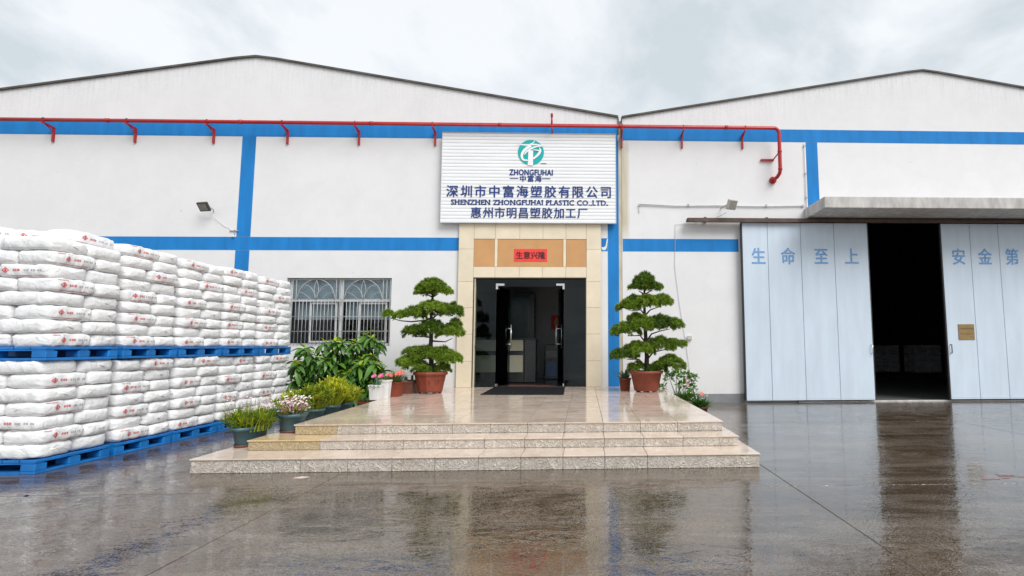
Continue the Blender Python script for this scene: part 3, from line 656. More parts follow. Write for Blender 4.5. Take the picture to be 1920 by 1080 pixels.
# ---------------------------------------------------------------- floodlights, conduit, cables
fl = thing('floodlight', 'small dark framed floodlight on the left hall wall above the sacks', 'floodlight', (-8.72, -.02, 4.52))
q = MB().bbox(-.135, .135, -.03, .03, -.11, .11, .01); h = obj('housing', q, 'bronze', fl, loc=(-.03, -.20, .02), rot=(math.radians(38), math.radians(0), math.radians(-12)))
obj('lens', MB().box(-.105, .105, -.036, -.0305, -.082, .082), 'lampglass', h)
obj('wall_arm', MB().tube([(.06, .018, -.04), (.09, -.06, .0), (.06, -.16, .03)], .010, 8), 'lampwhite', fl, True)
cbm = thing('lamp_cable', 'thin white cable drooping from the small floodlight to a bracket at the blue band', 'cable')
obj('wire', MB().tube([(-8.68, -.10, 4.46), (-8.60, -.03, 4.32), (-8.48, -.012, 4.2), (-8.37, -.012, 4.12), (-8.28, -.012, 4.09), (-8.24, -.012, 4.04), (-8.16, -.012, 4.02), (-8.08, -.012, 4.02)], .004, 6), 'white', cbm, True)
obj('cross_bracket', MB().box(-8.26, -8.06, -.03, -.006, 4.012, 4.026).box(-8.155, -8.14, -.03, -.006, 3.93, 4.05), 'bar', cbm)
obj('insulator', MB().lathe([(.0, 3.86), (.022, 3.865), (.022, 3.92), (.0, 3.925)], -8.165, -.03, 10), 'white', cbm, True)
fl = thing('floodlight', 'large off white floodlight seen from behind, above the brown rail end', 'floodlight', (3.35, -.02, 4.55))
h = obj('housing', MB().bbox(-.17, .17, -.035, .035, -.12, .12, .012), 'lampwhite', fl, loc=(.10, -.42, .06), rot=(math.radians(24), math.radians(-6), math.radians(42)))
obj('cooling_plate', MB().bbox(-.13, .13, .0352, .05, -.09, .09, .004), 'lampwhite', h); obj('lens', MB().box(-.14, .14, -.040, -.0352, -.095, .095), 'lampglass', h)
obj('wall_arm', MB().tube([(-.05, .018, .08), (.0, -.15, .10), (.08, -.36, .10)], .013, 8).tube([(-.25, .0, -.20), (.0, -.3, -.10)], .006, 6), 'lampwhite', fl, True)
cdt = thing('wall_conduit', 'horizontal thin conduit with a slight sag running behind the large floodlight', 'conduit')
obj('pipe', MB().tube([(1.30, -.03, 4.71), (2.2, -.03, 4.675), (3.2, -.03, 4.69), (4.2, -.03, 4.675), (5.35, -.03, 4.70)], .014, 8), 'white_frame', cdt, True)
obj('drop', MB().tube([(1.30, -.02, 4.71), (1.31, -.02, 4.50)], .007, 6), 'white', cdt, True)
for x in (1.32, 2.5, 4.4, 5.3): obj('clip', MB().box(x-.02, x+.02, -.046, -.002, 4.665, 4.72), 'bar', cdt)
wc = thing('hanging_cable', 'thin pale cable running down the white wall right of the second pine', 'cable')
obj('wire', MB().tube([(2.72, -.015, 4.27), (2.18, -.015, 4.22), (2.15, -.015, 3.2), (2.25, -.015, 2.3), (2.38, -.015, 1.42), (2.46, -.015, .8), (2.55, -.015, .3)], .005, 6), 'white_frame', wc, True)
sk = thing('socket_box', 'small cream socket box on the wall right of the second pine', 'socket', (2.47, -.002, 1.50))
obj('box', MB().bbox(-.05, .05, -.05, 0, -.05, .05, .006), 'white', sk); obj('lid', MB().bbox(-.055, .055, -.062, -.051, -.035, .055, .004), 'lampwhite', sk)
tp = thing('torn_paper', 'white torn paper scrap stuck across the blue band right of the portal', 'paper', (.47, -.008, 3.72))
obj('scrap', MB().add([(-.05, 0, -.12), (.02, 0, -.13), (.06, 0, -.07), (.09, 0, .14), (.065, 0, .15), (.03, 0, -.03), (-.02, 0, -.06), (-.07, 0, -.05)], [(0, 1, 2, 3, 4, 5, 6, 7)]).add([(-.05, .003, -.12), (.02, .003, -.13), (.06, .003, -.07), (.09, .003, .14), (.065, .003, .15), (.03, .003, -.03), (-.02, .003, -.06), (-.07, .003, -.05)], [(7, 6, 5, 4, 3, 2, 1, 0)]), 'white', tp)

# ---------------------------------------------------------------- steps
st = thing('entrance_steps', 'three tiled cream stone steps and platform in front of the entrance', 'steps')
G = .0022
levels = [  # z0, z1, front y, left x, right x, riser joints
    (0, .149, -7.18, -4.12, 1.90, [-2.99, -2.50, -2.04, -1.59, -1.13, -.68, -.23, .22, .68]),
    (.149, .263, -6.70, -3.81, 1.80, [-3.01, -2.53, -2.07, -1.60, -1.15, -.69, -.25, .23, .69, 1.15]),
    (.263, .384, -6.30, -3.49, 1.71, [-2.99, -2.53, -2.06, -1.61, -1.15, -.70, -.24, .23, .69, 1.15])]
for i, (z0, z1, fy, lx, rx_, js) in enumerate(levels):
    core = MB()
    lb_ = lx-.02*0 if i < 2 else lx-.28   # the platform widens a little towards the wall
    core.add([(lx+.014, fy+.014, z0), (rx_-.014, fy+.014, z0), (rx_-.014, -.02, z0), (lb_+.014, -.02, z0), (lx+.014, fy+.014, z1-.014), (rx_-.014, fy+.014, z1-.014), (rx_-.014, -.02, z1-.014), (lb_+.014, -.02, z1-.014)],
             [(0, 1, 5, 4), (1, 2, 6, 5), (3, 0, 4, 7), (4, 5, 6, 7)])
    obj('step_core', core, 'grout', st)
    e_ = [lx]+js+[rx_]
    for a, b_ in zip(e_, e_[1:]):
        ym = (i == 2 and a == lx) or (i == 1 and a == lx)
        obj('riser_tile', MB().bbox(a+G, b_-G, fy, fy+.0125, z0+.002, z1-.0165, .0015), 'riser_y' if ym else 'riser', st)
    # side riser tiles
    y = fy
    while y < -.2:
        y2 = min(y+.46, -.02)
        if i < 2: obj('riser_tile', MB().bbox(lx, lx+.0125, y+G+.013*(y == fy), y2-G, z0+.002, z1-.0165, .0015), 'riser', st)
        else:
            xa = lx-.28*(y-fy)/(-fy); xb = lx-.28*(y2-fy)/(-fy)
            obj('riser_tile', MB().add([(xa, y+G+.013*(y == fy), z0+.002), (xb, y2-G, z0+.002), (xb, y2-G, z1-.0165), (xa, y+G+.013*(y == fy), z1-.0165), (xa+.013, y+G+.013, z0+.002), (xb+.013, y2-G, z0+.002), (xb+.013, y2-G, z1-.0165), (xa+.013, y+G+.013, z1-.0165)],
                                       [(0, 3, 2, 1), (4, 5, 6, 7), (0, 1, 5, 4), (3, 7, 6, 2), (0, 4, 7, 3), (1, 2, 6, 5)]), 'riser', st)
        obj('riser_tile', MB().bbox(rx_-.0125, rx_, y+G+.013*(y == fy), y2-G, z0+.002, z1-.0165, .0015), 'riser', st)
        y = y2
    # tread tiles
    ov = .012
    if i < 2:
        ny = levels[i+1][2]-.001; nl = levels[i+1][3]; nr = levels[i+1][4]
        for a, b_ in zip(e_, e_[1:]):
            a2 = a-ov if a == lx else a; b2 = b_+ov if b_ == rx_ else b_
            obj('tread_tile', MB().bbox(a2+G, b2-G, fy-ov, ny, z1-.0155, z1, .003), 'polish_y' if (i == 1 and a == lx) else 'polish', st)
        y = ny
        while y < -.1:
            y2 = min(y+.46, -.02)
            obj('tread_tile', MB().bbox(lx-ov+G, (nl if i == 0 else nl-.28)-.001, y+G, y2-G, z1-.0155, z1, .003), 'polish', st) if i == 0 else None
            if i == 1:
                xa = nl-.28*(y-levels[2][2])/6.3
                if xa-.002 > lx-ov+.05: obj('tread_tile', MB().bbox(lx-ov+G, xa-.002, y+G, y2-G, z1-.0155, z1, .003), 'polish', st)
            obj('tread_tile', MB().bbox(nr+.001, rx_+ov-G, y+G, y2-G, z1-.0155, z1, .003), 'polish', st)
            y = y2
    else:
        ys = [fy-ov]+[fy+.46*k for k in range(1, 14)]+[.0]
        ys = [v_ for v_ in ys if v_ <= 0]
        for ya, yb in zip(ys, ys[1:]):
            for a, b_ in zip(e_, e_[1:]):
                yl = lambda yy: lx-ov-.28*(yy-fy)/(-fy)
                if a == lx:
                    zt = z1; zb = z1-.0155
                    obj('floor_tile', MB().add([(yl(ya), ya+G, zb), (b_-G, ya+G, zb), (b_-G, yb-G, zb), (yl(yb), yb-G, zb), (yl(ya), ya+G, zt), (b_-G, ya+G, zt), (b_-G, yb-G, zt), (yl(yb), yb-G, zt)],
                        [(0, 3, 2, 1), (4, 5, 6, 7), (0, 1, 5, 4), (1, 2, 6, 5), (2, 3, 7, 6), (3, 0, 4, 7)]), 'polish', st)
                else:
                    b2 = b_+ov if b_ == rx_ else b_
                    obj('floor_tile', MB().bbox(a+G, b2-G, ya+G, yb-G, z1-.0155, z1, .0012), 'polish', st)
dm = thing('door_mat', 'black rubber door mat in front of the glass doors', 'mat', (0, 0, .3845))
obj('mat_field', MB().add([(-2.02, -2.15, 0), (-.40, -2.28, 0), (-.44, -.25, 0), (-2.06, -.12, 0), (-2.02, -2.15, .010), (-.40, -2.28, .010), (-.44, -.25, .010), (-2.06, -.12, .010)],
    [(4, 5, 6, 7), (0, 1, 5, 4), (1, 2, 6, 5), (2, 3, 7, 6), (3, 0, 4, 7)]), 'mat', dm)
rb_ = MB()
for k in range(22):
    t_ = (k+.5)/22; ya = -2.15+t_*2.03; rb_.add([(-2.0-.04*t_, ya-.02, .0102), (-.42-.03*t_, ya-.15, .0102), (-.42-.03*t_, ya-.13, .0145), (-2.0-.04*t_, ya, .0145)], [(0, 1, 2, 3)])
obj('mat_ribs', rb_, 'mat', dm)
refl = thing('red_reflection_strip', 'dark red strip standing in for a faint red reflection just inside the glass doors', 'mat', (-1.27, .55, .372))  # added strip, imitates the faint red reflection at the foot of the doors
obj('strip', MB().bbox(-.55, .55, -.05, .15, 0, .012, .004), 'terra', refl)

# ---------------------------------------------------------------- sacks and pallets
def sack_mesh(Lh, Bh, Hh, seed, printed=True, lo=False):
    R_ = random.Random(seed); ph = [R_.uniform(0, 6.28) for _ in range(12)]
    def scl(u): return max(0., 1-abs(u)**10)**.30
    def sclz(u): return max(0., 1-abs(u)**8)**.34
    def wr(u, a):   # crumple
        w_ = .005*math.sin(9*u+ph[0]+2*a)+.004*math.sin(15*u+ph[1]-3*a)+.003*math.sin(4*a+ph[2]+5*u)+.0025*math.sin(23*u+ph[4])*math.sin(3*a+ph[5])
        w_ += .006*max(0, abs(u)-.7)/.3*math.sin(9*a+ph[3])
        return w_
    nu, na = (8, 8) if lo else (22, 24)
    mb = MB(); vs = []
    E_ = .38
    for i in range(nu+1):
        u = math.sin(PI/2*(2*i/nu-1)); u = math.copysign(abs(u)**.9, u)
        sb, sh = scl(u), sclz(u)
        for k in range(na):
            a = 2*PI*k/na; ca, sa = math.cos(a), math.sin(a)
            y = Bh*sb*math.copysign(abs(ca)**E_, ca); z = Hh*sh*math.copysign(abs(sa)**E_, sa)
            d = wr(u, a)*(1 if abs(u) < .98 else .3)
            y += ca*d; z += sa*d*.8 - .004*(1-abs(ca))
            vs.append((u*Lh, y, z))
    mb.add(vs, [(i*na+k, i*na+(k+1) % na, (i+1)*na+(k+1) % na, (i+1)*na+k) for i in range(nu) for k in range(na)]+[tuple(range(na))[::-1], tuple(range(nu*na, (nu+1)*na))])
    def surf(x, z, s_):
        u = x/Lh; sb, sh = scl(u), sclz(u); q = min(.999, abs(z)/(Hh*sh))
        # invert superellipse: z = H|sin|^E
        sa = q**(1/E_); ca = math.sqrt(max(0, 1-sa*sa)); a = math.atan2(math.copysign(sa, z), ca)
        if s_ < 0: a = PI-a
        y = Bh*sb*ca**E_; return (x, s_*(y+abs(math.cos(a))*wr(u, a)+.003), z)
    def quad(x0, x1, z0, z1, s_, mi):
        mb.cur = mi
        n = max(1, int((x1-x0)/.05)); vs = []
        for k in range(n+1):
            x = x0+(x1-x0)*k/n; vs += [surf(x, z0, s_), surf(x, z1, s_)]
        mb.add(vs, [(2*k, 2*k+2, 2*k+3, 2*k+1) for k in range(n)]); mb.cur = 0
    if printed and not lo:
        for s_ in (-1, 1):
            x = s_*R_.uniform(.09, .20); dw, dh = .040, .032
            o_ = [(x-dw, 0), (x, -dh), (x+dw, 0), (x, dh)]; i_ = [(x-dw*.68, 0), (x, -dh*.68), (x+dw*.68, 0), (x, dh*.68)]
            mb.cur = 1; mb.add([surf(a, b_, s_) for a, b_ in o_+i_], [(k, (k+1) % 4, (k+1) % 4+4, k+4) for k in range(4)])
            mb.add([surf(a, b_, s_) for a, b_ in [(x-.014, -.004), (x-.010, -.014), (x+.010, -.014), (x+.014, -.004), (x+.004, .014), (x, .019), (x-.006, .012)]], [tuple(range(7))])
            cx = x+s_*.08
            def gl(cx, h, w_, mi):
                quad(cx, cx+.0045, -h, h, s_, mi); quad(cx+w_-.0045, cx+w_, -h, h, s_, mi)
                for zz_ in (-h, -h*.1, h*.75): quad(cx+.005, cx+w_-.005, zz_, zz_+.006, s_, mi)
            for k in range(3): gl(x-s_*(.075+.028*k) - (0 if s_ < 0 else .022), .011, .021, 1)
            for k in range(9):
                if k in (3, 6): continue
                gl(x-s_*(.185+.022*k) - (0 if s_ < 0 else .015), .009, .014, 2)
            if R_.random() < .6: quad(-Lh*.75, -Lh*.3, Hh*.62, Hh*.70, s_, 3)
            quad(-Lh*.8, Lh*R_.uniform(-.2, .7), -Hh*.80, -Hh*.74, s_, 1 if R_.random() < .5 else 3)
        # faint marks on the sack ends
    me = mesh('sack', mb, ['sack', 'print_red', 'print_gray', 'print_pink'], True)
    return me
sacksA = [sack_mesh(.305, .236, .0805, s_, s_ < 2) for s_ in range(6)]        # long axis .60
sacksP = [sack_mesh(.292, .205, .0805, 20+s_) for s_ in range(6)]
sacksQ = [sack_mesh(.305, .186, .0805, 40+s_, False) for s_ in range(4)]
XE = -5.74
ORD = ['first', 'second', 'third', 'fourth', 'fifth', 'sixth', 'seventh', 'eighth', 'ninth']
STK = ['nearest', 'second', 'third', 'fourth', 'farthest']
hidden = MB()
def stack(si, y0, z0, rows, lh, tier):
    D_ = .95
    for r_ in range(rows):
        zc = z0+(r_+.5)*lh
        ins = .006*si % .013
        typeA = (r_ % 2 == (0 if tier == 'lower' else 1)) if si == 0 else (r_ % 2 == 1)
        flip = (r_//2) % 2 == 1
        if tier == 'upper' and r_ == rows-1: pass
        if typeA:   # two rows of two, ends towards the yard
            cells = [(-.6, 0, 0, .475, 'A', 'near half'), (-.6, 0, .475, .95, 'A', 'far half'), (-1.2, -.6, 0, .475, 'A', 'near back'), (-1.2, -.6, .475, .95, 'A', 'far back')]
        else:
            cells = [(-.4, 0, 0, .58, 'P', 'near half'), (-.6, 0, .58, .95, 'Q', 'far half'), (-.8, -.4, 0, .58, 'P', 'near middle'), (-1.2, -.8, 0, .58, 'P', 'near back'), (-1.2, -.6, .58, .95, 'Q', 'far back')]
            if flip and si and r_ % 3 == 0: cells = [(a, b_, .95-d, .95-c, k_, n_.replace('near', '#').replace('far', 'near').replace('#', 'far')) for a, b_, c, d, k_, n_ in cells]
        last = r_ == rows-1
        for (a, b_, c, d, kd, nm) in cells:
            vis = b_ > -.01 or (si == 0 and c < .01) or (tier == 'upper' and last)
            x = XE+(a+b_)/2; ky = 1.12 if si == 4 else 1.; y = y0+(c+d)/2*ky
            if not vis:
                m_ = MB(); hx, hy = (b_-a)/2-.02, (d-c)/2-.02
                hidden.bbox(x-hx, x+hx, y-hy, y+hy, zc-lh/2+.004, zc+lh/2-.004, .03); continue
            me = random.choice({'A': sacksA, 'P': sacksP, 'Q': sacksQ}[kd])
            o = put('sack', me)
            wob = .012 if tier == 'upper' else .010
            out = (.012*math.sin(r_*1.9+si*2)+U(-wob, wob))
            drop = 0
            o.location = (x+out-(.018 if si % 2 else 0), y+U(-.006, .006), zc+drop+U(-.003, .003))
            rz = (PI/2 if kd == 'P' else 0)+U(-.015, .015)+(PI if rnd() < .5 and kd != 'P' else 0)
            o.rotation_euler = (U(-.015, .015), U(-.015, .015), rz)
            if last and tier == 'upper':
                o.rotation_euler = (U(-.04, .04), U(.0, .06), rz+U(-.03, .03)); o.location.x -= .02
            s2 = lh/.1475; o.scale = (1+U(0, .015), 1+U(0, .02), s2)
            if ky > 1: o.scale = (ky, 1, s2) if kd == 'P' else (1, ky, s2)
            tag(o, f'white printed sack, {ORD[r_]} layer up, {nm}, {tier} tier of the {STK[si]} stack', 'sack', 'white printed sacks stacked on blue pallets')
Ys = [-7.13, -6.10, -5.10, -4.09, -3.07]
for si, y0 in enumerate(Ys):
    lo_ = (.147, .1455, .1468, .145, .1465)[si]
    stack(si, y0, .155, 7, lo_, 'lower')
    stack(si, y0, 1.325, 8 if si == 0 else 9, (.150, .1445, .1415, .1435, .1405)[si], 'upper')
for k, (x, y, z, rz, nm) in enumerate([(-6.35, -6.55, 2.56, .1, 'leaning over the rear edge'), (-6.75, -6.75, 2.575, .3, 'at the left'), (-6.15, -6.35, 2.585, 1.5, 'at the right')]):
    o = put('sack', sacksP[k]); o.location = (x, y, z+.03); o.rotation_euler = (U(-.05, .05), .06, rz)
    tag(o, f'loose white sack lying on top of the nearest stack, {nm}', 'sack', 'white printed sacks stacked on blue pallets')
hid = obj('sack_pile', hidden, 'sack'); tag(hid, 'white sacks packed inside and behind the outer sacks of the stacks', 'sacks', kind='stuff')
def pallet_proto():
    p = bpy.data.objects.new('pallet', None); COL.objects.link(p)
    dk = MB(); 
    for k in range(7):
        x0 = -1.2+k*.1735; dk.bbox(x0, x0+.159, 0, .95, .115, .145, .004)
    for y0, y1 in ((0, .10), (.425, .525), (.85, .95)): dk.box(-1.199, -.001, y0+.001, y1-.001, .102, .1145)
    obj('deck', dk, 'pallet', p)
    for x0, x1 in ((-1.2, -1.05), (-.69, -.51), (-.15, 0)):
        for y0, y1 in ((0, .14), (.40, .55), (.81, .95)):
            obj('block', MB().bbox(x0, x1, y0, y1, .028, .1015, .006), 'pallet', p)
        obj('runner', MB().bbox(x0, x1, 0, .95, 0, .0275, .004), 'pallet', p)
    for y0, y1 in ((0, .14), (.81, .95)):
        obj('cross_runner', MB().box(-1.05, -.69, y0, y1, .001, .0265), 'pallet', p); obj('cross_runner', MB().box(-.51, -.15, y0, y1, .001, .0265), 'pallet', p)
    for x0, x1 in ((-1.204, -1.19), (-.01, .004)): obj('lip', MB().box(x0, x1, -.003, .953, .118, .130), 'pallet', p)
    return p
PP = pallet_proto(); first = True
for si, y0 in enumerate(Ys):
    for tier, z in (('lower', 0), ('upper', 1.18)):
        if first: o = PP; first = False
        else:
            o = PP.copy(); COL.objects.link(o)
            for ch in PP.children: c_ = ch.copy(); COL.objects.link(c_); c_.parent = o
        o.location = (XE+.012, y0-.004, z)
        if si == 4: o.scale = (1, 1.12, 1)
        where = 'on the ground under' if tier == 'lower' else 'between the two tiers of'
        tag(o, f'blue plastic pallet {where} the {STK[si]} sack stack', 'pallet', 'blue pallets under the sacks')
# dim goods inside the hall
for (x, y, lab) in ((14.0, 11.6, 'dim pallet of sacks deep inside the open hall, left one'), (15.4, 10.8, 'dim pallet of sacks deep inside the open hall, right one')):
    gp = thing('loaded_pallet', lab, 'goods', (x, y, .005)); q = MB()
    for k in range(7): q.box(-1.2+k*.1735, -1.04+k*.1735, 0, 1.0, .11, .14)
    for xx in (-1.2, -.68, -.15): q.box(xx, xx+.15, 0, 1.0, .0, .109)
    obj('pallet', q, 'steel_brown', gp)
    for r_ in range(8):
        for kx in range(2):
            o = put('sack', sacksA[(r_+kx) % 6], gp, (-.9+.6*kx, .25, .22+r_*.147), 0); o.scale = (1, 1, 1)
            o = put('sack', sacksA[(r_+kx+3) % 6], gp, (-.9+.6*kx, .74, .22+r_*.147), PI)

# ---------------------------------------------------------------- plants
def pot_round(parent, r_, h, mat, z=0, sx=1, sy=1, n=28, rim=.018, base=.78, saucer=None):
    q = MB(); q.lathe([(0, .004), (r_*base, .0), (r_*base+.004, .01), (r_*.96, h-.04), (r_+rim*.4, h-.038), (r_+rim*.5, h), (r_-.008, h), (r_*.93-.006, h-.05)], 0, 0, n, sx, sy)
    obj('pot', q, mat, parent, True, (0, 0, z))
    s_ = MB(); s_.add([(r_*.93*sx*math.cos(2*PI*k/n), r_*.93*sy*math.sin(2*PI*k/n), h-.045+U(-.004, .004)) for k in range(n)]+[(0, 0, h-.03)], [(k, (k+1) % n, n) for k in range(n)])
    obj('soil', s_, 'soil', parent, False, (0, 0, z))
    if saucer: obj('saucer', MB().lathe([(0, 0), (r_*base*1.08, 0), (r_*base*1.16, .028), (r_*base*1.10, .03)], 0, 0, n, sx, sy), saucer, parent, True, (0, 0, z-.001))
def pot_square(parent, w_, d_, h, mat, z=0, t_=.82, rim=True):
    q = MB(); a, b_ = w_/2, d_/2
    q.add([(-a*t_, -b_*t_, 0), (a*t_, -b_*t_, 0), (a*t_, b_*t_, 0), (-a*t_, b_*t_, 0), (-a, -b_, h), (a, -b_, h), (a, b_, h), (-a, b_, h), (-a+.015, -b_+.015, h), (a-.015, -b_+.015, h), (a-.015, b_-.015, h), (-a+.015, b_-.015, h),
           (-a+.017, -b_+.017, h-.05), (a-.017, -b_+.017, h-.05), (a-.017, b_-.017, h-.05), (-a+.017, b_-.017, h-.05)],
          [(3, 2, 1, 0), (0, 1, 5, 4), (1, 2, 6, 5), (2, 3, 7, 6), (3, 0, 4, 7), (4, 5, 9, 8), (5, 6, 10, 9), (6, 7, 11, 10), (7, 4, 8, 11), (8, 9, 13, 12), (9, 10, 14, 13), (10, 11, 15, 14), (11, 8, 12, 15)])
    obj('pot', q, mat, parent, False, (0, 0, z))
    if rim: obj('rim', MB().box(-a-.008, a+.008, -b_-.008, -b_, h-.03, h+.002).box(-a-.008, a+.008, b_, b_+.008, h-.03, h+.002).box(-a-.008, -a, -b_, b_, h-.03, h+.002).box(a, a+.008, -b_, b_, h-.03, h+.002), mat, parent, False, (0, 0, z))
    obj('soil', MB().box(-a+.016, a-.016, -b_+.016, b_-.016, h-.05, h-.035), 'soil', parent, False, (0, 0, z))
def tuft(mb, p, nrm, R_, n, wd=.0062):
    a = nrm.orthogonal().normalized(); b_ = nrm.cross(a)
    for k in range(n):
        th = U(0, 2*PI); el = math.acos(1-rnd()*1.2)      # over the half sphere
        d = (nrm*math.cos(el)+(a*math.cos(th)+b_*math.sin(th))*math.sin(el)).normalized()
        l = R_*U(.75, 1.1); s_ = d.cross(Vector((U(-1, 1), U(-1, 1), U(-1, 1)))).normalized()*wd*U(.7, 1.2)
        m_ = p+d*l*.55
        mb.add([p+d*.004, m_+s_, p+d*l, m_-s_], [(0, 1, 2, 3)])
def limb(mb, pts, r0, r1, n=8):
    k = len(pts); mb.tube(pts, [r0+(r1-r0)*i/(k-1) for i in range(k)], n)
def bonsai(loc, label, pads, trunk, branches, potkw, lean=0):
    T = thing('pine_tree', label, 'potted pine', loc, 0, 'pines in terracotta pots flanking the entrance')
    # octagonal-ish terracotta pot on feet
    q = MB(); q.lathe([(0, .022), (.235, .022), (.25, .04), (.315, .36), (.345, .365), (.352, .40), (.345, .425), (.318, .425), (.305, .37)], 0, 0, potkw['n'])
    obj('pot', q, 'terra', T, potkw['n'] > 12)
    f_ = MB()
    for k in range(6):
        an = 2*PI*k/6+.3; f_.bbox(.19*math.cos(an)-.035, .19*math.cos(an)+.035, .19*math.sin(an)-.035, .19*math.sin(an)+.035, 0, .028, .008)
    obj('pot_feet', f_, 'terra', T)
    if potkw['n'] <= 12:
        rr = MB()
        for an in (-PI/2-.55, -PI/2+.1, -PI/2+.75):
            cx, cy = .287*math.cos(an), .287*math.sin(an); t_ = Vector((-math.sin(an), math.cos(an), 0))
            rr.tube([Vector((cx, cy, .23))+t_*.04*math.cos(a)+Vector((math.cos(an)*.012*math.sin(a), math.sin(an)*.012*math.sin(a), .055*math.sin(a))) for a in [2*PI*k/12 for k in range(13)]], .006, 5)
        obj('pot_relief', rr, 'terra', T)
    obj('soil', MB().add([(.31*math.cos(2*PI*k/20), .31*math.sin(2*PI*k/20), .385+U(-.006, .006)) for k in range(20)]+[(0, 0, .41)], [(k, (k+1) % 20, 20) for k in range(20)]), 'soil', T)
    tb = MB(); limb(tb, [Vector(p) for p in trunk], .055, .018, 10); obj('trunk', tb, 'bark', T, True)
    for br in branches:
        bb = MB(); limb(bb, [Vector(p) for p in br], .020, .007, 7); obj('branch', bb, 'bark', T, True)
    for (cx, cy, cz, rx, ry, rz, n) in pads:
        fb = MB(); tw = MB()
        cs = []
        rz *= (1.05 if cz > 2.0 else 1.4); rx *= 1.08; ry *= 1.1; cz += .005
        for k in range(int(n*2.0)):
            for _ in range(12):
                an = U(0, 2*PI); rr_ = math.sqrt(rnd()); ux, uy = rr_*math.cos(an), rr_*math.sin(an)
                px, py = cx+ux*rx, cy+uy*ry
                pz = cz+rz*(1-rr_**2)*1.0+U(-.55, .3)*rz
                if all((px-a)**2+(py-b_)**2+(pz-c)**2 > .0022 for a, b_, c in cs): break
            cs.append((px, py, pz))
            nr = Vector((ux*.75+U(-.25, .25), uy*.75+U(-.25, .25), .75)).normalized()
            tuft(fb, Vector((px, py, pz)), nr, U(.070, .098), 85)
            if k % 3 == 0: tw.tube([(cx+ux*rx*.25, cy+uy*ry*.25, cz-.02), (cx+ux*rx*.7, cy+uy*ry*.7, cz-.01+rz*.1), (px, py, pz)], [.006, .004, .002], 4)
        p_ = obj('needle_pad', fb, 'needle', T); p_['kind'] = 'stuff'
        obj('twigs', tw, 'bark', p_)['kind'] = 'stuff'
    return T
# pads in local coordinates: x, y, z(height above pot base), radii, tuft count
bonsai((-3.13, -1.59, .386), 'potted layered pine left of the entrance, one long branch reaching to the window',
  [(-.02, 0, 2.12, .27, .24, .14, 40), (-.17, -.03, 2.03, .16, .15, .05, 15), (.20, .02, 2.06, .16, .15, .08, 18),
   (.0, -.02, 1.66, .30, .28, .11, 42), (-.36, -.05, 1.58, .22, .18, .09, 26), (.36, .04, 1.64, .22, .18, .11, 28), (-.84, -.08, 1.57, .075, .07, .07, 7), (-.62, -.06, 1.55, .10, .09, .05, 7),
   (.0, .0, 1.27, .30, .26, .10, 38), (-.34, -.05, 1.20, .20, .18, .08, 22), (.38, .02, 1.20, .24, .2, .10, 30), (.46, .05, 1.38, .10, .10, .06, 8),
   (-.05, -.04, .70, .30, .26, .12, 36), (-.40, -.05, .56, .24, .2, .12, 32), (-.30, .05, .82, .24, .18, .05, 18), (.36, .0, .66, .22, .2, .10, 28), (.18, .06, .80, .18, .18, .06, 14), (-.15, -.12, .46, .16, .14, .08, 14), (.20, .08, .46, .16, .14, .06, 12)],
  [(0, 0, .38), (.01, .01, .62), (-.01, 0, .95), (.0, -.01, 1.25), (-.02, .01, 1.6), (.0, 0, 1.9), (.0, 0, 2.1)],
  [[(-.01, 0, 1.52), (-.12, -.02, 1.47), (-.4, -.05, 1.44), (-.62, -.06, 1.46), (-.82, -.08, 1.52)], [(0, 0, 1.50), (.1, 0, 1.58), (.3, .03, 1.60)], [(0, 0, 1.05), (.12, 0, 1.04), (.28, .01, 1.03), (.42, .02, 1.10)], [(-.01, 0, 1.12), (-.15, -.03, 1.14), (-.32, -.05, 1.13)],
   [(0, 0, .55), (-.12, -.03, .60), (-.33, -.05, .50)], [(0, 0, .55), (.12, 0, .60), (.3, 0, .62)], [(0, 0, 1.95), (-.12, -.01, 2.0)], [(0, 0, 1.95), (.12, .01, 2.02)], [(0, 0, 1.40), (-.2, -.02, 1.38), (-.26, -.02, 1.42)]], dict(n=12))
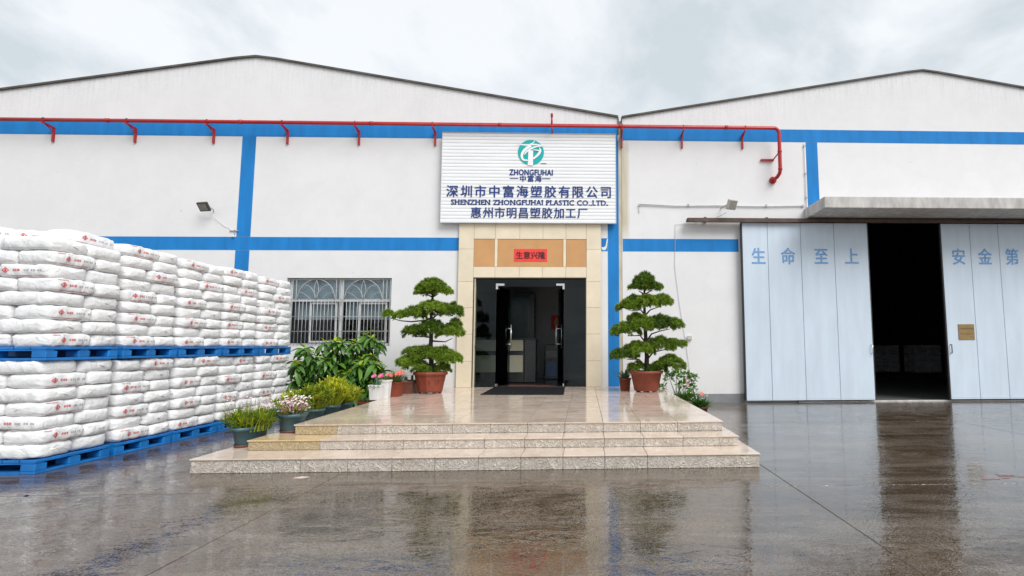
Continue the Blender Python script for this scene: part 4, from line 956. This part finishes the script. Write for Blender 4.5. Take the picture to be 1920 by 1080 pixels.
bonsai((1.27, -1.60, .386), 'potted layered pine right of the entrance, tapering evenly in five tiers',
  [(-.02, 0, 2.22, .20, .2, .17, 34), (-.18, 0, 2.14, .14, .13, .06, 13), (.18, 0, 2.14, .16, .14, .07, 16),
   (.02, 0, 1.80, .28, .26, .10, 38), (-.36, -.02, 1.72, .22, .18, .08, 24), (.34, .0, 1.83, .20, .18, .09, 24), (-.24, .04, 1.88, .12, .12, .05, 9),
   (-.06, -.05, 1.34, .28, .26, .11, 36), (-.42, -.03, 1.22, .28, .22, .10, 34), (.30, -.02, 1.34, .28, .24, .12, 36), (.58, .02, 1.36, .20, .18, .07, 20), (-.22, .05, 1.50, .14, .13, .05, 10),
   (-.10, -.06, .83, .26, .26, .10, 32), (-.44, -.03, .72, .27, .22, .09, 32), (.32, .02, .92, .28, .22, .10, 34), (.62, .03, .95, .20, .16, .06, 18), (-.20, .06, .92, .2, .16, .04, 12),
   (.50, -.04, .53, .28, .22, .11, 34), (.22, -.02, .45, .18, .16, .07, 16), (-.18, .05, .46, .16, .14, .08, 12)],
  [(0, 0, .38), (.02, 0, .7), (.0, 0, 1.1), (-.02, 0, 1.5), (-.02, 0, 1.9), (-.02, 0, 2.2)],
  [[(0, 0, 1.0), (.12, 0, 1.18), (.3, 0, 1.24), (.5, 0, 1.28)], [(0, 0, 1.0), (-.12, 0, 1.15), (-.38, -.02, 1.14)], [(-.02, 0, 1.58), (-.1, 0, 1.68), (-.32, -.01, 1.66)], [(-.02, 0, 1.55), (.1, 0, 1.68), (.3, 0, 1.75)],
   [(0, 0, .5), (-.15, -.02, .66), (-.4, -.03, .66)], [(0, 0, .62), (.15, .01, .80), (.32, .02, .84), (.55, .03, .88)], [(0, 0, .45), (.2, -.02, .50), (.45, -.04, .46)], [(-.02, 0, 2.0), (-.14, 0, 2.08)], [(-.02, 0, 2.0), (.12, 0, 2.08)]], dict(n=32))

# broad leaved shrubs: whorls of long drooping leaves, each leaf an object
def leaf_mesh(l, w_, droop, seed, mat):
    R_ = random.Random(seed); mb = MB(); n = 6; vs = []
    for i in range(n+1):
        t_ = i/n; x = l*t_; z = .10*l*math.sin(t_*2)-droop*l*t_*t_; hw = w_*math.sin(PI*min(1, t_*.93+.04))**.8*(1 if i < n else .05)
        tw = .1*math.sin(t_*3+seed)
        vs += [(x, -hw, z+.25*hw+tw*hw), (x, 0, z), (x, hw, z+.25*hw-tw*hw)]
    fs = []
    for i in range(n):
        a = 3*i; fs += [(a, a+3, a+4, a+1), (a+1, a+4, a+5, a+2)]
    mb.add(vs, fs); return mesh('leaf', mb, mat, True)
leafs = [leaf_mesh(U(.20, .27), U(.030, .040), U(.25, .7), k, 'leaf') for k in range(8)]
leafy = [leaf_mesh(U(.13, .19), U(.022, .030), U(-.1, .35), 30+k, 'leaf_young') for k in range(4)]
def shrub(loc, label, tips, group='broad leaved shrubs in front of the barred window'):
    T = thing('leafy_shrub', label, 'shrub', loc, 0, group); cnt = 0
    inner = MB()
    for (x, y, z, s_) in tips:
        b_ = MB(); bx, by = x*.12, y*.12; s_ *= 1.12
        limb(b_, [Vector((bx, by, 0)), Vector((x*.5+U(-.04, .04), y*.5, z*.45)), Vector((x*.9, y*.9, z*.85)), Vector((x, y, z))], .016, .006, 6)
        obj('stem', b_, 'stem', T, True)
        n = 11
        for k in range(n):
            if cnt >= 296: break
            an = 2*PI*k/n+U(-.2, .2); low = k % 2
            o = put('leaf', random.choice(leafs), T, (x, y, z-.035*low-U(0, .03)))
            o.rotation_euler = (U(-.4, .4), (.15 if not low else .55)+U(-.25, .25), an); q = s_*U(.85, 1.15); o.scale = (q, q, q); cnt += 1
        for k in range(4):
            if cnt >= 298: break
            an = 2*PI*k/4+U(-.4, .4); o = put('leaf', random.choice(leafy), T, (x, y, z+.01)); o.rotation_euler = (U(-.3, .3), -.35+U(-.3, .3), an); q = s_*U(.7, 1.1); o.scale = (q, q, q); cnt += 1
        # more leaves down the stem, joined
        for k in range(70):
            t_ = U(.15, .95); px, py, pz = x*(.12+.88*t_)+U(-.1, .1), y*(.12+.88*t_)+U(-.1, .1), z*t_
            an = U(0, 2*PI); l = U(.16, .24)*s_; hw = U(.025, .038); d = Vector((math.cos(an), math.sin(an), -U(.2, 1.1))).normalized(); sd_ = Vector((-math.sin(an), math.cos(an), U(-.3, .3)))*hw
            p = Vector((px, py, pz)); m1 = p+d*l*.35+Vector((0, 0, .02)); m2 = p+d*l*.7+Vector((0, 0, .01))
            inner.add([p, m1+sd_, m1-sd_, m2+sd_*.8, m2-sd_*.8, p+d*l], [(0, 2, 1), (1, 2, 4, 3), (3, 4, 5)])
    o = obj('inner_foliage', inner, 'leaf', T); o['kind'] = 'stuff'
    return T
def tips(n, rx, ry, z0, z1, seed, rmin=.35):
    R_ = random.Random(seed); out = []
    for k in range(400):
        an = R_.uniform(0, 2*PI); rr_ = R_.uniform(rmin, 1)**.6; z = R_.uniform(z0, z1); f = math.sqrt(max(.1, 1-((z-z0)/(z1-z0)-.35)**2*1.4))
        p = (rr_*rx*math.cos(an)*f, rr_*ry*math.sin(an)*f, z)
        if all((p[0]-q[0])**2+(p[1]-q[1])**2+(p[2]-q[2])**2 > .030 for q in out): out.append((*p, R_.uniform(.9, 1.15)))
        if len(out) == n: break
    return out
shrub((-5.50, -1.20, 0), 'broad leaved shrub nearest the sack stacks, under the barred window', tips(19, .56, .42, .42, 1.42, 3))
shrub((-4.78, -1.05, 0), 'tallest broad leaved shrub with drooping leaf whorls below the window middle', tips(19, .48, .40, .70, 1.58, 5))
shrub((-4.46, -1.75, 0), 'lower broad leaved shrub with yellow leaf tips, right of the tall one', tips(13, .42, .28, .5, 1.14, 8))

# small potted plants
def spray(mb, n, h, rad, wd, lean=.6, base=.06, cy=1.0):
    for k in range(n):
        an = U(0, 2*PI); r0 = base*math.sqrt(rnd()); p = Vector((r0*math.cos(an), r0*cy*math.sin(an), 0)); an2 = an+U(-.6, .6)
        l = h*U(.6, 1.1); le = lean*U(.2, 1.2); pts = []
        for i in range(5):
            t_ = i/4; pts.append(p+Vector((math.cos(an2)*le*rad*t_**1.4, math.sin(an2)*le*rad*cy*t_**1.4, l*t_-l*.35*le*t_**2.5)))
        for i in range(4):
            a, b_ = pts[i], pts[i+1]; w0 = wd*(1-.2*i); w1 = wd*(1-.2*(i+1)) if i < 3 else wd*.15
            s_ = Vector((-math.sin(an2), math.cos(an2), 0)); q = Vector((0, 0, 1)).cross(s_)*.6
            mb.add([a+s_*w0, a-s_*w0, a-q*w0, b_+s_*w1, b_-s_*w1, b_-q*w1], [(0, 1, 4, 3), (1, 2, 5, 4), (2, 0, 3, 5)])
    return mb
def fingers(mb, n, h, rad, base, cy=1.0, wd=.007):
    """stems ending in a spray of finger leaves"""
    for k in range(n):
        an = U(0, 2*PI); r0 = math.sqrt(rnd()); x, y = r0*rad*math.cos(an), r0*rad*cy*math.sin(an); z = h*U(.45, 1.0)*(1-.3*r0*r0)
        mb.tube([(x*.4, y*.4, 0), (x*.8, y*.8, z*.6), (x, y, z)], [.006, .005, .004], 4)
        c = Vector((x, y, z))
        for j in range(9):
            a2 = U(0, 2*PI); el = U(-.1, 1.2); d = Vector((math.cos(a2)*math.cos(el), math.sin(a2)*math.cos(el), math.sin(el))); l = U(.05, .10)
            s_ = d.cross(Vector((0, 0, 1))); s_ = s_.normalized()*wd if s_.length > .01 else Vector((wd, 0, 0))
            t_ = c+d*l; mb.add([c-s_*.6, c+s_*.6, t_+s_-d*.01, t_+d*.004, t_-s_-d*.01], [(0, 1, 2, 3, 4)])
            mb.add([c, c+d.cross(s_).normalized()*wd, t_+d.cross(s_).normalized()*wd, t_], [(0, 1, 2, 3)])
    return mb
def flowers(mb, n, h, rad, sz, cy=1.0, zmin=.6):
    for k in range(n):
        an = U(0, 2*PI); r0 = math.sqrt(rnd()); c = Vector((r0*rad*math.cos(an), r0*rad*cy*math.sin(an), h*U(zmin, 1.05)))
        for j in range(5):
            a2 = 2*PI*j/5+U(-.2, .2); d = Vector((math.cos(a2), math.sin(a2)*.7-.3, math.sin(a2)*.6+.25)).normalized(); s_ = d.cross(Vector((0, -1, .4))).normalized()*sz*.45
            mb.add([c, c+d*sz*.6+s_, c+d*sz, c+d*sz*.6-s_], [(0, 1, 2, 3)])
    return mb
def potted(name, label, loc, cat, pot, parts, rotz=0, group=None, top=.22):
    T = thing(name, label, cat, loc, rotz, group); pot(T)
    for nm, mb, mt_ in parts:
        o = obj(nm, mb, mt_, T, False, (0, 0, top))
        if nm not in ('cactus', 'bloom'): o['kind'] = 'stuff'
    return T
GR = 'flower pots lined along the left edge of the platform'
potted('flower_trough', 'long grey trough of yellow green fingers and pink sprigs on the lowest step', (-4.02, -6.28, .150), 'plant trough',
       lambda T: pot_round(T, .30, .23, 'graypot', sx=.48, sy=1.0, rim=.012, saucer='brownpot'),
       [('foliage', fingers(MB(), 90, .22, .26, 0, 1.1), 'spray'), ('foliage', spray(MB(), 70, .34, .34, .007, .7, .2, 1.1), 'spray'), ('sprigs', spray(MB(), 60, .46, .30, .004, .7, .22, 1.1), 'herb'), ('sprigs', spray(MB(), 60, .36, .34, .007, .9, .22, 1.1), 'leaf_young'), ('flowers', flowers(MB(), 22, .40, .24, .016, 1.1), 'palepink'), ('seed_heads', flowers(MB(), 24, .40, .30, .012, 1.1), 'whitepetal')], group=GR, top=.17)
potted('flower_pot', 'round blue grey pot of pale pink sprigs on the second step corner', (-3.655, -6.05, .264), 'flower pot',
       lambda T: pot_round(T, .152, .225, 'graypot', saucer='brownpot'),
       [('foliage', spray(MB(), 70, .18, .22, .010, .9, .09), 'herb'), ('sprigs', spray(MB(), 40, .24, .26, .006, .9, .09), 'palepink'), ('flowers', flowers(MB(), 26, .23, .19, .016, 1, .2), 'palepink'), ('low_foliage', spray(MB(), 40, .20, .24, .012, 1, .09), 'leaf_young'), ('seed_heads', flowers(MB(), 26, .26, .21, .014, 1, .3), 'whitepetal')], group=GR, top=.18)
potted('flower_pot', 'blue grey pot of grey green sprigs tucked behind the step corner pot', (-4.0, -5.25, .150), 'flower pot',
       lambda T: pot_round(T, .15, .26, 'graypot'),
       [('foliage', spray(MB(), 90, .26, .24, .009, .8, .09), 'herb'), ('flowers', flowers(MB(), 40, .27, .19, .018, 1, .3), 'whitepetal'), ('sprigs', flowers(MB(), 30, .25, .18, .02, 1, .3), 'palepink')], group=GR, top=.21)
for k, (x, y, h, lab) in enumerate(((-4.0, -4.72, .30, 'of yellow green fingers with red tips, third from the corner'), (-4.0, -4.17, .36, 'under the tallest yellow green finger plant'), (-3.98, -3.72, .24, 'of low yellow green fingers, farthest of the row'))):
    potted('flower_pot', 'blue grey pot '+lab, (x, y, .150), 'flower pot', lambda T: pot_round(T, .15, .26, 'graypot'),
           [('foliage', fingers(MB(), 95, h*1.3, .25, 0, 1, .009), 'spray'), ('low_foliage', spray(MB(), 60, h, .30, .010, 1, .09), 'spray'), ('red_tips', flowers(MB(), 6, h*.8, .16, .018, 1, .6), 'coral')], group=GR, top=.21)
potted('plant_pot', 'dark pot of shaded green leaves behind the row, near the shrubs', (-4.45, -3.3, 0), 'flower pot', lambda T: pot_round(T, .17, .28, 'brownpot'),
       [('foliage', spray(MB(), 90, .30, .32, .016, 1, .1), 'herb'), ('red_tips', flowers(MB(), 8, .32, .2, .02), 'coral')], top=.23)
potted('plant_pot', 'dark pot of yellow green fingers between trough and sack stacks', (-4.5, -4.3, 0), 'flower pot', lambda T: pot_round(T, .17, .28, 'graypot'),
       [('foliage', fingers(MB(), 60, .40, .28, 0, 1, .009), 'spray'), ('flowers', flowers(MB(), 10, .4, .22, .02), 'whitepetal')], top=.23)
potted('plant_tray', 'long terracotta tray of low grass behind the white pot', (-4.02, -2.45, .150), 'plant tray', lambda T: pot_square(T, .34, .30, .16, 'terra'),
       [('foliage', spray(MB(), 150, .11, .16, .008, .9, .15, .8), 'herb'), ('red_foliage', spray(MB(), 60, .09, .18, .009, 1, .15, .8), 'redleaf')], top=.12)
potted('white_pot', 'square white pot with one pink flower on the platform edge', (-3.70, -3.02, .385), 'flower pot', lambda T: (pot_square(T, .20, .20, .26, 'white', t_=.80), obj('drain_mark', MB().box(-.006, .006, -.0965, -.094, .19, .21), 'black', T)),
       [('foliage', spray(MB(), 26, .17, .18, .011, .5, .06), 'agave'), ('broad_leaf', spray(MB(), 6, .07, .30, .028, 1.2, .04), 'leaf'), ('flowers', flowers(MB(), 5, .20, .10, .045, 1, .85), 'pink')], top=.22)
potted('white_pot', 'taller empty white pot just behind the small white pot', (-3.62, -2.78, .385), 'flower pot', lambda T: pot_square(T, .17, .17, .33, 'white', t_=.80), [('foliage', spray(MB(), 8, .06, .1, .008, .8, .05), 'herb')], top=.32)
potted('flower_pot', 'square terracotta pot of coral flowers left of the first pine', (-3.60, -2.35, .385), 'flower pot', lambda T: pot_square(T, .27, .27, .27, 'terra', t_=.86),
       [('foliage', spray(MB(), 120, .26, .26, .013, .9, .1), 'herb'), ('tall_sprigs', spray(MB(), 14, .36, .12, .010, .5, .05), 'leaf_young'), ('flowers', flowers(MB(), 11, .24, .20, .05, 1, .5), 'coral')], top=.23)
potted('plant_trough', 'brown trough with small cactus stems between the coral flowers and the first pine', (-3.57, -1.55, .385), 'plant trough', lambda T: pot_square(T, .30, .5, .25, 'brownpot', t_=.85),
       [('cactus', MB().tube([(-.06, 0, 0), (-.06, 0, .10), (-.06, 0, .12)], [.03, .03, .01], 8).tube([(.05, .05, 0), (.05, .05, .13), (.05, .05, .15)], [.025, .025, .008], 8), 'stem'), ('foliage', spray(MB(), 20, .10, .1, .008, .6, .1), 'herb'), ('stones', MB().bbox(-.10, .0, -.15, -.08, .0, .04, .01).bbox(.01, .10, -.2, -.12, 0, .03, .01), 'concrete')], top=.21)
potted('agave_pot', 'small terracotta pot with a blue green agave at the foot of the blue pillar', (.86, -1.22, .385), 'potted agave', lambda T: pot_round(T, .125, .26, 'terra'),
       [('leaves', spray(MB(), 34, .30, .34, .026, .9, .03), 'agave'), ('low_leaves', spray(MB(), 16, .16, .36, .026, 1.3, .03), 'agave')], top=.22)
rg_ = 'plants beside the right edge of the platform'
T = potted('shrub_pot', 'leggy little shrub in a pot behind the right pine, nearest the wall', (2.02, -.75, 0), 'potted shrub', lambda T: pot_round(T, .15, .24, 'brownpot'), [], group=rg_)
q = MB(); st_ = MB()
for (x, y, z) in ((-.15, 0, .62), (.0, -.05, .70), (.22, 0, .66), (.35, -.1, .60), (-.32, .0, .40), (.1, -.2, .48), (.30, -.25, .42)):
    limb(st_, [Vector((0, 0, .2)), Vector((x*.4, y*.4, z*.6)), Vector((x, y, z))], .012, .005, 5)
    for k in range(110):
        d = Vector((U(-1, 1), U(-1, 1), U(-.5, 1))).normalized(); p = Vector((x, y, z))+d*U(.02, .11); l = U(.05, .08); s_ = d.cross(Vector((U(-1, 1), U(-1, 1), 1))).normalized()*.020
        q.add([p, p+d*l*.5+s_, p+d*l, p+d*l*.5-s_], [(0, 1, 2, 3)])
obj('branches', st_, 'stem', T, True); obj('foliage', q, 'leaf', T)['kind'] = 'stuff'
potted('plant_pot', 'pot of long dark leaves with white sprigs along the right platform edge, middle of three', (2.10, -1.75, 0), 'potted plant', lambda T: pot_round(T, .15, .22, 'brownpot'),
       [('foliage', spray(MB(), 110, .34, .30, .014, .9, .1), 'leaf'), ('sprigs', flowers(MB(), 9, .32, .24, .014), 'whitepetal'), ('low_foliage', spray(MB(), 70, .22, .36, .022, 1.1, .1), 'leaf'), ('pink_spike', flowers(MB(), 14, .46, .05, .02, 1, .6), 'palepink')], group=rg_, top=.18)
potted('plant_pot', 'low leafy pot with an orange bloom at the right platform edge, nearest the yard', (2.14, -2.75, 0), 'potted plant', lambda T: pot_round(T, .15, .20, 'brownpot'),
       [('foliage', spray(MB(), 120, .24, .26, .020, 1, .1), 'leaf'), ('sprigs', flowers(MB(), 7, .26, .2, .012), 'whitepetal'), ('low_foliage', spray(MB(), 60, .16, .34, .024, 1.2, .1), 'leaf'), ('bloom', flowers(MB(), 1, .3, .08, .05, 1, .8), 'coral')], group=rg_, top=.16)
# litter and faint paint marks
for k, (x, y, lab) in enumerate(((4.15, -7.75, 'faint red paint smear on the wet ground at the right, below the sliding door'), (-5.05, -7.95, 'faint red paint specks on the wet ground before the nearest sack stack'))):
    q = MB()
    for j in range(9 if k == 0 else 4):
        cx, cy, r_ = U(-.22, .22) if k == 0 else U(-.1, .1), U(-.12, .12), U(.012, .035 if k == 0 else .012); n = 9
        q.add([(cx+r_*2.2*U(.6, 1.2)*math.cos(2*PI*i/n), cy+r_*U(.5, 1.2)*math.sin(2*PI*i/n), 0) for i in range(n)], [tuple(range(n))])
    o = obj('paint_mark', q, 'paintmark', None, False, (x, y, .002+.001*k)); tag(o, lab, 'paint mark', kind='stuff')
lt = thing('litter_scrap', 'small pale flat scrap lying on the wet ground before the steps', 'litter', (-2.86, -7.43, .001))
obj('scrap', MB().add([(-.07, -.03, 0), (.02, -.035, 0), (.08, .02, 0), (-.01, .03, 0), (-.07, -.03, .004), (.02, -.035, .006), (.08, .02, .005), (-.01, .03, .007)], [(4, 5, 6, 7), (0, 1, 5, 4), (1, 2, 6, 5), (2, 3, 7, 6), (3, 0, 4, 7)]), 'paperlit', lt)
lt = thing('litter_scrap', 'tiny black scrap on the wet ground before the sack stacks', 'litter', (-4.97, -8.03, .001))
obj('scrap', MB().add([(-.02, -.012, 0), (.018, -.01, 0), (.022, .01, 0), (-.01, .014, 0), (0, 0, .012)], [(0, 1, 4), (1, 2, 4), (2, 3, 4), (3, 0, 4)]), 'black', lt)
